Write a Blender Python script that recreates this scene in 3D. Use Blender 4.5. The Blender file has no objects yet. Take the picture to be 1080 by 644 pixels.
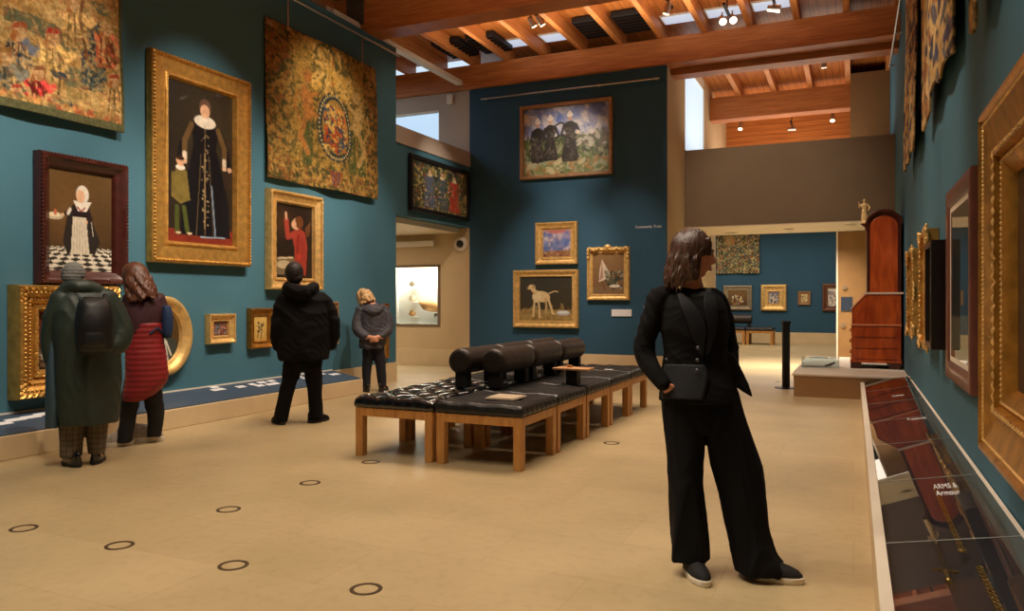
import bpy, bmesh, math, random
import numpy as np
from mathutils import Vector, Matrix

SC = bpy.context.scene
COL = SC.collection
PI = math.pi

# ------------------------------------------------------------------ camera, world, light
FPX = 805.0                      # focal length in pixels of the 1080 wide frame
YAW = math.atan(360 / 805.0)     # camera turned left of the long walls
CH = 1.38                        # eye height
cd = bpy.data.cameras.new('camera'); cam = bpy.data.objects.new('camera', cd); COL.objects.link(cam)
cam.location = (0, 0, CH); cam.rotation_euler = (PI / 2, 0, YAW)
cd.sensor_width = 36; cd.lens = FPX / 1080 * 36; cd.shift_y = -6 / 1080; cd.clip_start = .05; cd.clip_end = 200
SC.camera = cam
SC.view_settings.view_transform = 'Standard'; SC.view_settings.look = 'None'
SC.view_settings.gamma = 1; SC.view_settings.use_curve_mapping = False
SC.view_settings.exposure = -0.08
W = bpy.data.worlds.new('daylight'); SC.world = W; W.use_nodes = True
bg = W.node_tree.nodes['Background']; bg.inputs[0].default_value = (.70, .86, 1, 1); bg.inputs[1].default_value = 1.0

WARM = (1, .83, .64); WARM2 = (1, .86, .70); COOL = (.84, .92, 1)
def area(name, loc, sx, sy, energy, color, rot=(0, 0, 0), spread=180):
    l = bpy.data.lights.new(name, 'AREA'); l.shape = 'RECTANGLE'; l.size = sx; l.size_y = sy
    l.energy = energy; l.color = color; l.spread = math.radians(spread)
    o = bpy.data.objects.new(name, l); COL.objects.link(o); o.location = loc; o.rotation_euler = rot
    return o
def spot(name, loc, target, energy, color, cone=40, blend=.6, radius=.05):
    l = bpy.data.lights.new(name, 'SPOT'); l.energy = energy; l.color = color
    l.spot_size = math.radians(cone); l.spot_blend = blend; l.shadow_soft_size = radius
    o = bpy.data.objects.new(name, l); COL.objects.link(o); o.location = loc
    o.rotation_euler = (Vector(target) - Vector(loc)).to_track_quat('-Z', 'Y').to_euler()
    return o
# area lights standing for hall track lamps and rooms behind, plus added unseen fills
area('gallery_light_near', (-3.0, 2.6, 5.5), 5.0, 2.5, 110, WARM, spread=95)
area('gallery_light_middle', (-3.2, 7.6, 5.5), 4.6, 2.0, 120, WARM, spread=95)
area('ambient_fill_behind_beam', (-3.3, 11.1, 6.12), 6.5, .35, 62, WARM, spread=100)  # unseen fill added behind the beam to raise the hall's ambient light
area('roof_fill_near', (-3.3, 7.4, 5.45), 5.0, 2.0, 120, WARM, (PI, 0, 0))  # unseen upward fill added to brighten the roof timbers
area('roof_fill_far', (-3.3, 12.3, 5.66), 6.5, .5, 72, WARM2, (PI, 0, 0))  # second added roof fill, with no fitting of its own
area('side_hall_light', (-10, 11.5, 2.7), 3, 2, 90, WARM2)
area('side_hall_upper_light', (-10, 11.5, 6.0), 3, 2, 75, COOL)
area('far_room_light', (-3, 22.6, 3.7), 7, 4, 240, WARM2)
area('upper_room_light', (-1.5, 19.8, 4.6), 4, 2, 75, WARM2, (PI, 0, 0))
area('upper_room_light_near', (-1.3, 16.7, 4.5), 3, 1.6, 40, WARM2, (PI, 0, 0))
area('passage_light', (-1.1, 16.7, 2.82), 2.2, 1.2, 150, WARM2, spread=120)
SPOTS = [  # lamp place, what it is aimed at, watts, cone
    ((-4.3, 5.0, 5.55), (-7.2, 4.6, 3.7), 332, 50), ((-4.1, 6.6, 5.55), (-7.2, 6.9, 2.9), 577, 46),
    ((-4.2, 8.6, 5.55), (-7.2, 9.2, 3.9), 437, 46), ((-4.2, 8.0, 5.55), (-7.2, 8.6, 2.0), 577, 44),
    ((-4.1, 4.4, 5.55), (-7.2, 5.1, 1.7), 665, 48), ((-4.1, 6.0, 5.55), (-7.2, 6.6, .9), 525, 44),
    ((-4.1, 9.2, 5.55), (-7.2, 10.2, 1.5), 525, 46), ((-4.0, 2.8, 5.55), (-7.2, 3.6, 1.4), 350, 50),
    ((-4.9, 10.9, 5.55), (-5.1, 14, 4.2), 350, 36), ((-4.7, 10.9, 5.55), (-5.3, 14, 1.7), 588, 40), ((-3.8, 10.9, 5.55), (-4.0, 14, 1.9), 266, 36),
    ((-5.0, 11.4, 5.55), (-7.2, 12.7, 3.4), 297, 36),
    ((-1.6, 3.0, 5.55), (.7, 4.0, 1.5), 260, 50), ((-1.6, 6.4, 5.55), (.7, 7.6, 2.0), 300, 60),
    ((-1.4, 10.6, 5.55), (.35, 13.0, 1.5), 420, 26), ((-1.5, 8.6, 5.55), (.7, 9.6, 1.5), 170, 50),
    ((-3.0, 1.2, 5.55), (-1.2, 4.1, .8), 170, 44), ((.4, 5.2, 5.5), (-.55, 4.1, 1.5), 130, 22), ((-4.4, 2.4, 5.5), (-.8, 4.0, .9), 330, 30),  # the middle one is an unseen side light added for the woman's face
    ((-2.2, 11.6, 5.6), (-1.5, 15.65, 3.4), 330, 60),
]
for i, (a, b, e, cn) in enumerate(SPOTS):
    spot('picture_and_fill_spot', a, b, e, WARM2, cn, .9)

# ------------------------------------------------------------------ helpers: view rays to real planes
_c, _s = math.cos(YAW), math.sin(YAW)
def ray(u, v):
    a = (u - 540) / FPX; b = (316 - v) / FPX
    return (_c * a - _s, _s * a + _c, b)
def on_x(u, v, x): r = ray(u, v); t = x / r[0]; return (x, r[1] * t, CH + r[2] * t)
def on_y(u, v, y): r = ray(u, v); t = y / r[1]; return (r[0] * t, y, CH + r[2] * t)
def on_z(u, v, z): r = ray(u, v); t = (z - CH) / r[2]; return (r[0] * t, r[1] * t, z)

def lin(c):
    return tuple(((x / 255) / 12.92 if x <= 10 else ((x / 255 + .055) / 1.055) ** 2.4) for x in c[:3])

# ------------------------------------------------------------------ materials
_M = {}
def mat(name, rgb, rough=.6, metal=0., var=.15, scale=8., bump=0., bscale=60., spec=.5, coat=0., stretch=(1, 1, 1), sheen=0.):
    if name in _M: return _M[name]
    m = bpy.data.materials.new(name); m.use_nodes = True; n = m.node_tree.nodes; l = m.node_tree.links
    p = n['Principled BSDF']; c = lin(rgb)
    tc = n.new('ShaderNodeTexCoord'); mp = n.new('ShaderNodeMapping'); mp.inputs['Scale'].default_value = stretch
    l.new(tc.outputs['Object'], mp.inputs[0])
    nz = n.new('ShaderNodeTexNoise'); nz.inputs['Scale'].default_value = scale; nz.inputs['Detail'].default_value = 5
    l.new(mp.outputs[0], nz.inputs[0])
    r = n.new('ShaderNodeValToRGB'); r.color_ramp.elements[0].position = .3; r.color_ramp.elements[1].position = .7
    r.color_ramp.elements[0].color = (*[x * (1 - var) for x in c], 1)
    r.color_ramp.elements[1].color = (*[min(1, x * (1 + var)) for x in c], 1)
    l.new(nz.outputs[0], r.inputs[0]); l.new(r.outputs[0], p.inputs['Base Color'])
    p.inputs['Roughness'].default_value = rough; p.inputs['Metallic'].default_value = metal
    p.inputs['Specular IOR Level'].default_value = spec; p.inputs['Coat Weight'].default_value = coat
    p.inputs['Sheen Weight'].default_value = sheen
    if bump:
        nb = n.new('ShaderNodeTexNoise'); nb.inputs['Scale'].default_value = bscale; nb.inputs['Detail'].default_value = 4
        l.new(mp.outputs[0], nb.inputs[0])
        b = n.new('ShaderNodeBump'); b.inputs['Strength'].default_value = bump; b.inputs['Distance'].default_value = .01
        l.new(nb.outputs[0], b.inputs['Height']); l.new(b.outputs[0], p.inputs['Normal'])
    _M[name] = m; return m
def vmat(name, rough=.55, bump=.1, bscale=200, coat=0., spec=.4):
    """colour comes from the picture worked into the mesh (attribute Col)"""
    if name in _M: return _M[name]
    m = bpy.data.materials.new(name); m.use_nodes = True; n = m.node_tree.nodes; l = m.node_tree.links
    p = n['Principled BSDF']; a = n.new('ShaderNodeAttribute'); a.attribute_name = 'Col'
    l.new(a.outputs['Color'], p.inputs['Base Color']); p.inputs['Roughness'].default_value = rough
    p.inputs['Coat Weight'].default_value = coat; p.inputs['Specular IOR Level'].default_value = spec
    tc = n.new('ShaderNodeTexCoord'); nb = n.new('ShaderNodeTexNoise'); nb.inputs['Scale'].default_value = bscale
    l.new(tc.outputs['Object'], nb.inputs[0]); b = n.new('ShaderNodeBump'); b.inputs['Strength'].default_value = bump
    b.inputs['Distance'].default_value = .01
    l.new(nb.outputs[0], b.inputs['Height']); l.new(b.outputs[0], p.inputs['Normal'])
    _M[name] = m; return m
def emat(name, rgb, strength):
    if name in _M: return _M[name]
    m = bpy.data.materials.new(name); m.use_nodes = True; p = m.node_tree.nodes['Principled BSDF']
    p.inputs['Base Color'].default_value = (*lin(rgb), 1)
    p.inputs['Emission Color'].default_value = (*lin(rgb), 1); p.inputs['Emission Strength'].default_value = strength
    _M[name] = m; return m
def gmat(name, tint=(235, 240, 240), mirror=.06, fres=1.):
    """thin sheet glass: see-through with a grazing reflection"""
    if name in _M: return _M[name]
    m = bpy.data.materials.new(name); m.use_nodes = True; n = m.node_tree.nodes; l = m.node_tree.links
    n.remove(n['Principled BSDF']); out = n['Material Output']
    t = n.new('ShaderNodeBsdfTransparent'); t.inputs[0].default_value = (*lin(tint), 1)
    g = n.new('ShaderNodeBsdfGlossy'); g.inputs['Roughness'].default_value = .015
    fr = n.new('ShaderNodeFresnel'); fr.inputs[0].default_value = 1.5
    ad = n.new('ShaderNodeMath'); ad.operation = 'ADD'; ad.inputs[1].default_value = mirror; ad.use_clamp = True
    sc_ = n.new('ShaderNodeMath'); sc_.operation = 'MULTIPLY'; sc_.inputs[1].default_value = fres; l.new(fr.outputs[0], sc_.inputs[0])
    mx = n.new('ShaderNodeMixShader'); l.new(sc_.outputs[0], ad.inputs[0])
    ge = n.new('ShaderNodeNewGeometry'); iv = n.new('ShaderNodeMath'); iv.operation = 'SUBTRACT'; iv.inputs[0].default_value = 1; l.new(ge.outputs['Backfacing'], iv.inputs[1])
    ff = n.new('ShaderNodeMath'); ff.operation = 'MULTIPLY'; l.new(ad.outputs[0], ff.inputs[0]); l.new(iv.outputs[0], ff.inputs[1]); l.new(ff.outputs[0], mx.inputs[0])
    l.new(t.outputs[0], mx.inputs[1]); l.new(g.outputs[0], mx.inputs[2]); l.new(mx.outputs[0], out.inputs[0])
    _M[name] = m; return m
def wood(name, rgb, rgb2, rough=.45, stretch=(1, 1, 1), scale=6, bands=None, coat=0.):
    if name in _M: return _M[name]
    m = bpy.data.materials.new(name); m.use_nodes = True; n = m.node_tree.nodes; l = m.node_tree.links
    p = n['Principled BSDF']; tc = n.new('ShaderNodeTexCoord'); mp = n.new('ShaderNodeMapping')
    mp.inputs['Scale'].default_value = stretch; l.new(tc.outputs['Object'], mp.inputs[0])
    nz = n.new('ShaderNodeTexNoise'); nz.inputs['Scale'].default_value = scale; nz.inputs['Detail'].default_value = 8
    nz.inputs['Distortion'].default_value = .6; l.new(mp.outputs[0], nz.inputs[0])
    r = n.new('ShaderNodeValToRGB'); r.color_ramp.elements[0].position = .32; r.color_ramp.elements[1].position = .68
    r.color_ramp.elements[0].color = (*lin(rgb2), 1); r.color_ramp.elements[1].color = (*lin(rgb), 1)
    l.new(nz.outputs[0], r.inputs[0]); last = r.outputs[0]
    if bands:      # board joints across one axis
        ax, wdt = bands
        sx = n.new('ShaderNodeSeparateXYZ'); l.new(tc.outputs['Object'], sx.inputs[0])
        d = n.new('ShaderNodeMath'); d.operation = 'DIVIDE'; d.inputs[1].default_value = wdt; l.new(sx.outputs[ax], d.inputs[0])
        fr = n.new('ShaderNodeMath'); fr.operation = 'FRACT'; l.new(d.outputs[0], fr.inputs[0])
        lt = n.new('ShaderNodeMath'); lt.operation = 'LESS_THAN'; lt.inputs[1].default_value = .07; l.new(fr.outputs[0], lt.inputs[0])
        mx = n.new('ShaderNodeMixRGB'); l.new(lt.outputs[0], mx.inputs[0]); l.new(last, mx.inputs[1])
        mx.inputs[2].default_value = (*[x * .35 for x in lin(rgb2)], 1); last = mx.outputs[0]
    l.new(last, p.inputs['Base Color']); p.inputs['Roughness'].default_value = rough; p.inputs['Coat Weight'].default_value = coat
    b = n.new('ShaderNodeBump'); b.inputs['Strength'].default_value = .08; l.new(nz.outputs[0], b.inputs['Height']); l.new(b.outputs[0], p.inputs['Normal'])
    _M[name] = m; return m

# ------------------------------------------------------------------ mesh builder
class MB:
    def __init__(s): s.v = []; s.f = []
    def add(s, vs, fs):
        o = len(s.v); s.v += [tuple(map(float, p)) for p in vs]; s.f += [tuple(i + o for i in f) for f in fs]; return s
    def box(s, x0, x1, y0, y1, z0, z1):
        return s.add([(x0, y0, z0), (x1, y0, z0), (x1, y1, z0), (x0, y1, z0), (x0, y0, z1), (x1, y0, z1), (x1, y1, z1), (x0, y1, z1)],
                     [(0, 3, 2, 1), (4, 5, 6, 7), (0, 1, 5, 4), (1, 2, 6, 5), (2, 3, 7, 6), (3, 0, 4, 7)])
    def prism(s, pts, axis, a, b):
        """polygon pts (2-D) pushed along an axis from a to b"""
        def P(p, t): return {'x': (t, p[0], p[1]), 'y': (p[0], t, p[1]), 'z': (p[0], p[1], t)}[axis]
        n = len(pts)
        return s.add([P(p, a) for p in pts] + [P(p, b) for p in pts],
                     [tuple(range(n)), tuple(range(2 * n - 1, n - 1, -1))] + [(i, (i + 1) % n, n + (i + 1) % n, n + i) for i in range(n)])
    def rings(s, rs, cap=True, close=True):
        n = len(rs[0]); vs = [p for r in rs for p in r]; fs = []
        for k in range(len(rs) - 1):
            for i in range(n if close else n - 1):
                j = (i + 1) % n; fs.append((k * n + i, k * n + j, (k + 1) * n + j, (k + 1) * n + i))
        if cap: fs.append(tuple(range(n - 1, -1, -1))); fs.append(tuple(range((len(rs) - 1) * n, len(rs) * n)))
        return s.add(vs, fs)
    def lathe(s, prof, c=(0, 0, 0), n=24, cap=True):
        return s.rings([[(c[0] + r * math.cos(2 * PI * i / n), c[1] + r * math.sin(2 * PI * i / n), c[2] + z) for i in range(n)] for r, z in prof], cap)
    def tube(s, pts, rad, n=12, flat=1., cap=True, up=None):
        """tapering tube; rad: radius or list; flat: second radius factor (or list)"""
        P = [Vector(p) for p in pts]; m = len(P)
        if not hasattr(rad, '__len__'): rad = [rad] * m
        if not hasattr(flat, '__len__'): flat = [flat] * m
        rs = []; prev = Vector(up) if up else None
        for i in range(m):
            t = (P[min(i + 1, m - 1)] - P[max(i - 1, 0)]).normalized()
            if prev is None: prev = Vector((0, 1, 0)) if abs(t.y) < .9 else Vector((1, 0, 0))
            a = (prev - t * prev.dot(t))
            if a.length < 1e-4: a = t.orthogonal()
            a.normalize(); b = t.cross(a); prev = a
            rs.append([tuple(P[i] + a * (rad[i] * flat[i] * math.sin(q)) + b * (rad[i] * math.cos(q))) for q in [2 * PI * k / n for k in range(n)]])
        return s.rings(rs, cap)
    def ball(s, c, r, n=16, m=10):
        if not hasattr(r, '__len__'): r = (r, r, r)
        rs = [[(c[0] + r[0] * math.sin(PI * (k + .02) / (m + .04)) * math.cos(2 * PI * i / n), c[1] + r[1] * math.sin(PI * (k + .02) / (m + .04)) * math.sin(2 * PI * i / n),
                c[2] - r[2] * math.cos(PI * (k + .02) / (m + .04))) for i in range(n)] for k in range(m + 1)]
        return s.rings(rs)
    def limb(s, sec, n=16, steps=6):
        """sec: (x,y,z,r) control points -> smooth capsule-like limb with round ends"""
        A = np.array(sec, float); A = smoothpath(A, steps)
        d0 = A[1, :3] - A[0, :3]; d0 /= np.linalg.norm(d0) + 1e-9; d1 = A[-1, :3] - A[-2, :3]; d1 /= np.linalg.norm(d1) + 1e-9
        pre = []; post = []
        for k in (80, 60, 35, 15):
            q = math.radians(k); pre.append([*(A[0, :3] - d0 * A[0, 3] * math.sin(q)), A[0, 3] * math.cos(q)])
            post.append([*(A[-1, :3] + d1 * A[-1, 3] * math.sin(q)), A[-1, 3] * math.cos(q)])
        A = np.vstack([np.array(pre), A, np.array(post[::-1])])
        return s.tube([tuple(p[:3]) for p in A], list(A[:, 3]), n)
    def torso(s, sec, n=28, steps=5, cap=True, p=2.3):
        """sec: (z,cx,cy,rx,ry[,rot]) horizontal sections bottom to top"""
        A = np.array([list(q) + [0] * (6 - len(q)) for q in sec], float); A = smoothpath(A, steps)
        rs = []
        for z, cx, cy, rx, ry, rot in A:
            r = []
            for k in range(n):
                t = 2 * PI * k / n; ct, st = math.cos(t), math.sin(t)
                x = rx * abs(ct) ** (2 / p) * (1 if ct > 0 else -1); y = ry * abs(st) ** (2 / p) * (1 if st > 0 else -1)
                r.append((cx + x * math.cos(rot) - y * math.sin(rot), cy + x * math.sin(rot) + y * math.cos(rot), z))
            rs.append(r)
        return s.rings(rs, cap)
    def mesh(s, name, smooth=False):
        me = bpy.data.meshes.new(name); me.from_pydata(s.v, [], s.f); me.update()
        b = bmesh.new(); b.from_mesh(me); bmesh.ops.recalc_face_normals(b, faces=b.faces); b.to_mesh(me); b.free()
        if smooth: me.polygons.foreach_set('use_smooth', [True] * len(me.polygons))
        return me
    def build(s, name, m, parent=None, smooth=False, bevel=0., auto=None, seg=2):
        o = bpy.data.objects.new(name, s.mesh(name, smooth)); COL.objects.link(o)
        if m: o.data.materials.append(m)
        if parent: o.parent = parent
        if bevel:
            md = o.modifiers.new('bevel', 'BEVEL'); md.width = bevel; md.segments = seg; md.limit_method = 'ANGLE'; md.angle_limit = math.radians(35)
        if auto:
            o.data.polygons.foreach_set('use_smooth', [True] * len(o.data.polygons)); o.data.set_sharp_from_angle(angle=math.radians(auto))
        return o
def smoothpath(A, steps):
    if len(A) < 3: 
        t = np.linspace(0, 1, steps + 1)[:, None]; return A[0] * (1 - t) + A[-1] * t
    out = []; n = len(A)
    for i in range(n - 1):
        p0, p1, p2, p3 = A[max(i - 1, 0)], A[i], A[i + 1], A[min(i + 2, n - 1)]
        for k in range(steps):
            t = k / steps
            out.append(.5 * ((2 * p1) + (p2 - p0) * t + (2 * p0 - 5 * p1 + 4 * p2 - p3) * t * t + (3 * p1 - 3 * p2 + p3 - p0) * t ** 3))
    out.append(A[-1]); return np.array(out)
def fuse(mb, name, m, parent, voxel=.012, smooth=6, folds=None, disp=None):
    """one continuous surface from overlapping closed pieces; folds/disp push it along its normals"""
    me = mb.mesh(name + '_src'); o = bpy.data.objects.new(name + '_src', me); COL.objects.link(o)
    r = o.modifiers.new('r', 'REMESH'); r.mode = 'VOXEL'; r.voxel_size = voxel; r.adaptivity = 0
    if smooth:
        k = o.modifiers.new('s', 'SMOOTH'); k.factor = .5; k.iterations = smooth
    dg = bpy.context.evaluated_depsgraph_get(); dg.update(); out = bpy.data.meshes.new_from_object(o.evaluated_get(dg))
    bpy.data.objects.remove(o); bpy.data.meshes.remove(me)
    out.name = name; nv = len(out.vertices)
    if folds or disp:
        co = np.empty(nv * 3, np.float32); out.vertices.foreach_get('co', co); co = co.reshape(-1, 3).astype(float)
        no = np.empty(nv * 3, np.float32); out.vertices.foreach_get('normal', no); no = no.reshape(-1, 3)
        d = np.zeros(nv)
        if folds:
            for amp, fx, fy, fz, sd in folds:
                w = co * (fx, fy, fz)
                q = np.sin(w[:, 0] + sd) + np.sin(w[:, 1] * 1.13 + 1.7 * sd) + np.sin(w[:, 2] + .9 * sd)
                g = np.sin(w[:, 2] + 1.6 * q + w[:, 0] * .6 + sd * 2.1) * .6 + .4 * np.sin(w[:, 0] * 1.7 - w[:, 1] + 1.2 * q + sd)
                d += amp * (1 - 2 * np.abs(g) ** .8)
        if disp: d += disp(co, no)
        co = co + no * d[:, None]; out.vertices.foreach_set('co', co.astype(np.float32).ravel()); out.update()
    out.polygons.foreach_set('use_smooth', [True] * len(out.polygons))
    ob = bpy.data.objects.new(name, out); COL.objects.link(ob); out.materials.clear()
    if m: out.materials.append(m)
    if parent: ob.parent = parent
    return ob
def thing(name, label, cat, loc=(0, 0, 0), rz=0., group=None):
    o = bpy.data.objects.new(name, None); COL.objects.link(o); o.empty_display_size = .1
    o.location = loc; o.rotation_euler = (0, 0, rz); o['label'] = label; o['category'] = cat
    if group: o['group'] = group
    return o
def tag(o, label, cat, group=None):
    o['label'] = label; o['category'] = cat
    if group: o['group'] = group
    return o
def struct(o): o['kind'] = 'structure'; return o
def copy_tree(o, label=None, loc=None, rz=None, parent=None):
    c = o.copy(); COL.objects.link(c); c.parent = parent
    if label: c['label'] = label
    if loc is not None: c.location = loc
    if rz is not None: c.rotation_euler = (0, 0, rz)
    for ch in list(o.children): copy_tree(ch, parent=c)
    return c

# ------------------------------------------------------------------ painting with numpy (colours of canvases and tapestries)
class Art:
    def __init__(s, w, h, bgc, seed=1):
        s.w, s.h = w, h; s.a = np.ones((h, w, 3)) * np.array(lin(bgc)); s.rng = np.random.RandomState(seed)
        s.X, s.Y = np.meshgrid((np.arange(w) + .0) / (w - 1), (np.arange(h) + .0) / (h - 1)); s.asp = w / h
    def mix(s, m, col): m = np.clip(m, 0, 1)[..., None]; s.a = s.a * (1 - m) + np.array(lin(col)) * m; return s
    def noise(s, freq, seed=0, octv=3, fx=1., fy=1.):
        out = np.zeros((s.h, s.w)); amp = 1; tot = 0
        for k in range(octv):
            r = np.random.RandomState(seed * 17 + k + 3); n = max(2, int(freq * fy * 2 ** k)) + 2; m = max(2, int(freq * s.asp * fx * 2 ** k)) + 2
            g = r.rand(n, m); yy = s.Y * (n - 2); xx = s.X * (m - 2); i = yy.astype(int); j = xx.astype(int); fy_ = yy - i; fx_ = xx - j
            fy_ = fy_ * fy_ * (3 - 2 * fy_); fx_ = fx_ * fx_ * (3 - 2 * fx_)
            v = (g[i, j] * (1 - fx_) + g[i, j + 1] * fx_) * (1 - fy_) + (g[i + 1, j] * (1 - fx_) + g[i + 1, j + 1] * fx_) * fy_
            out += amp * v; tot += amp; amp *= .5
        return out / tot
    def vgrad(s, top, bot, y0=0., y1=1.):
        t = np.clip((s.Y - y0) / (y1 - y0), 0, 1)[..., None]; s.a = np.array(lin(top)) * (1 - t) + np.array(lin(bot)) * t; return s
    def el(s, cx, cy, rx, ry, col, soft=.12, rot=0., a=1.):
        dx = (s.X - cx) * s.asp; dy = s.Y - cy; c, k = math.cos(rot), math.sin(rot)
        q = np.sqrt(((dx * c + dy * k) / (rx * s.asp)) ** 2 + ((-dx * k + dy * c) / ry) ** 2)
        return s.mix(np.clip((1 - q) / soft, 0, 1) * a, col)
    def po(s, pts, col, a=1., clip=None):
        ins = np.zeros((s.h, s.w), bool); n = len(pts)
        for i in range(n):
            x0, y0 = pts[i]; x1, y1 = pts[(i + 1) % n]
            if y0 == y1: continue
            cnd = ((y0 > s.Y) != (y1 > s.Y)) & (s.X < (x1 - x0) * (s.Y - y0) / (y1 - y0) + x0); ins ^= cnd
        m = ins.astype(float) * a
        return s.mix(m, col)
    def ln(s, pts, wd, col, a=1.):
        for (x0, y0), (x1, y1) in zip(pts[:-1], pts[1:]):
            dx, dy = (x1 - x0) * s.asp, y1 - y0; px = (s.X - x0) * s.asp; py = s.Y - y0
            t = np.clip((px * dx + py * dy) / (dx * dx + dy * dy + 1e-9), 0, 1); d = np.hypot(px - t * dx, py - t * dy)
            s.mix(np.clip((wd - d) / (wd * .4), 0, 1) * a, col)
        return s
    def dabs(s, n, box, size, cols, a=.8, el=1.):
        x0, y0, x1, y1 = box
        for k in range(n):
            x = x0 + s.rng.rand() * (x1 - x0); y = y0 + s.rng.rand() * (y1 - y0); r = size * (.5 + s.rng.rand())
            c = cols[s.rng.randint(len(cols))]
            i0 = max(0, int((y - 3 * r) * s.h)); i1 = int((y + 3 * r) * s.h) + 2; j0 = max(0, int((x - 3 * r / s.asp) * s.w)); j1 = int((x + 3 * r / s.asp) * s.w) + 2
            X = s.X[i0:i1, j0:j1]; Y = s.Y[i0:i1, j0:j1]
            if X.size == 0: continue
            th = s.rng.rand() * PI; dx = (X - x) * s.asp; dy = Y - y; ca, sa = math.cos(th), math.sin(th)
            q = np.sqrt(((dx * ca + dy * sa) / (r * el)) ** 2 + ((-dx * sa + dy * ca) / r) ** 2)
            m = (np.clip((1 - q) * 4, 0, 1) * a)[..., None]
            s.a[i0:i1, j0:j1] = s.a[i0:i1, j0:j1] * (1 - m) + np.array(lin(c)) * m
        return s
    def grain(s, amp=.12, freq=30, seed=5):
        s.a = np.clip(s.a * (1 + amp * 2 * (s.noise(freq, seed) - .5))[..., None], 0, 1); return s
    def sheet(s, name, m, parent, wm, hm, y=0., wave=None, cx=0., cz=0., mask=None, thick=0.):
        """the colours on a grid mesh wm x hm metres, facing -y, centred on (cx, cz)"""
        x = (s.X - .5) * wm + cx; z = (.5 - s.Y) * hm + cz; yy = np.full_like(x, y)
        if wave is not None: yy = yy + wave(s.X, s.Y)
        co = np.stack([x, yy, z], -1).reshape(-1, 3); W_ = s.w; idx = np.arange(s.h * s.w).reshape(s.h, s.w)
        q = np.stack([idx[:-1, :-1], idx[1:, :-1], idx[1:, 1:], idx[:-1, 1:]], -1)
        if mask is not None: q = q[mask(s.X[:-1, :-1], s.Y[:-1, :-1])]
        q = q.reshape(-1, 4)
        me = bpy.data.meshes.new(name); me.from_pydata(co.tolist(), [], q.tolist()); me.update()
        at = me.color_attributes.new('Col', 'FLOAT_COLOR', 'POINT')
        at.data.foreach_set('color', np.concatenate([np.clip(s.a, 0, 1).reshape(-1, 3), np.ones((s.h * s.w, 1))], 1).astype(np.float32).ravel())
        if mask is not None:
            b = bmesh.new(); b.from_mesh(me); bmesh.ops.delete(b, geom=[v for v in b.verts if not v.link_faces], context='VERTS'); b.to_mesh(me); b.free()
        o = bpy.data.objects.new(name, me); COL.objects.link(o); me.materials.append(m)
        me.polygons.foreach_set('use_smooth', [True] * len(me.polygons))
        if thick:
            sd = o.modifiers.new('thickness', 'SOLIDIFY'); sd.thickness = thick; sd.offset = -1
        if parent: o.parent = parent
        return o

# ================================================================== THE SETTING
M_BLUE = mat('deep_teal_paint', (68, 111, 128), .75, var=.05, scale=1.2, bump=.05, bscale=150, spec=.25)
M_NAVY = mat('navy_paint', (48, 84, 108), .75, var=.05, scale=1.2, bump=.05, bscale=150, spec=.25)
M_CREAM = mat('cream_plaster', (205, 180, 140), .7, var=.04, scale=2, spec=.3)
M_PALE = mat('pale_plaster', (176, 164, 150), .8, var=.04, scale=2, spec=.3)
M_TAUPE = mat('taupe_plaster', (128, 110, 88), .8, var=.04, scale=2, spec=.3)
M_WHITE = mat('white_paint', (226, 216, 198), .6, var=.03, scale=3)
M_STONE = mat('cream_stone_cladding', (214, 190, 150), .45, var=.06, scale=3)
M_BEAM = wood('red_glulam', (196, 122, 62), (160, 90, 40), .5, (.35, .35, 6), 5)
M_RAFT = wood('rafter_timber', (206, 134, 72), (176, 102, 48), .5, (6, .35, 6), 5)
M_DECK = wood('ceiling_boards', (196, 122, 58), (160, 88, 36), .42, (6, .3, 6), 4, (0, .14))
M_STEEL = mat('brushed_steel', (190, 186, 180), .3, 1., var=.05)
M_DKMET = mat('dark_metal', (38, 36, 36), .4, .8, var=.1)

# floor: pale stone slabs, slightly polished
fm = mat('honey_stone_floor', (187, 167, 127), .42, var=.10, scale=1.3, bump=.02, bscale=30, spec=.45)
n = fm.node_tree.nodes; l = fm.node_tree.links; p = n['Principled BSDF']
src = p.inputs['Base Color'].links[0].from_socket
br = n.new('ShaderNodeTexBrick'); br.offset = .5; br.inputs['Scale'].default_value = 1; br.inputs['Mortar Size'].default_value = .003
br.inputs['Brick Width'].default_value = 1.2; br.inputs['Row Height'].default_value = .6
br.inputs['Color1'].default_value = (1, 1, 1, 1); br.inputs['Color2'].default_value = (.93, .92, .9, 1); br.inputs['Mortar'].default_value = (.82, .8, .76, 1)
tc = n.new('ShaderNodeTexCoord'); l.new(tc.outputs['Object'], br.inputs[0])
nz = n.new('ShaderNodeTexNoise'); nz.inputs['Scale'].default_value = 14; nz.inputs['Detail'].default_value = 8; l.new(tc.outputs['Object'], nz.inputs[0])
rr = n.new('ShaderNodeValToRGB'); rr.color_ramp.elements[0].position = .36; rr.color_ramp.elements[0].color = (.86, .83, .8, 1); rr.color_ramp.elements[1].position = .5
l.new(nz.outputs[0], rr.inputs[0])
m1 = n.new('ShaderNodeMixRGB'); m1.blend_type = 'MULTIPLY'; m1.inputs[0].default_value = 1; l.new(src, m1.inputs[1]); l.new(br.outputs[0], m1.inputs[2])
m2 = n.new('ShaderNodeMixRGB'); m2.blend_type = 'MULTIPLY'; m2.inputs[0].default_value = .45; l.new(m1.outputs[0], m2.inputs[1]); l.new(rr.outputs[0], m2.inputs[2])
l.new(m2.outputs[0], p.inputs['Base Color'])
struct(MB().box(-13.4, 3.2, -4.2, 26.4, -.1, 0).build('floor', fm))

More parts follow.
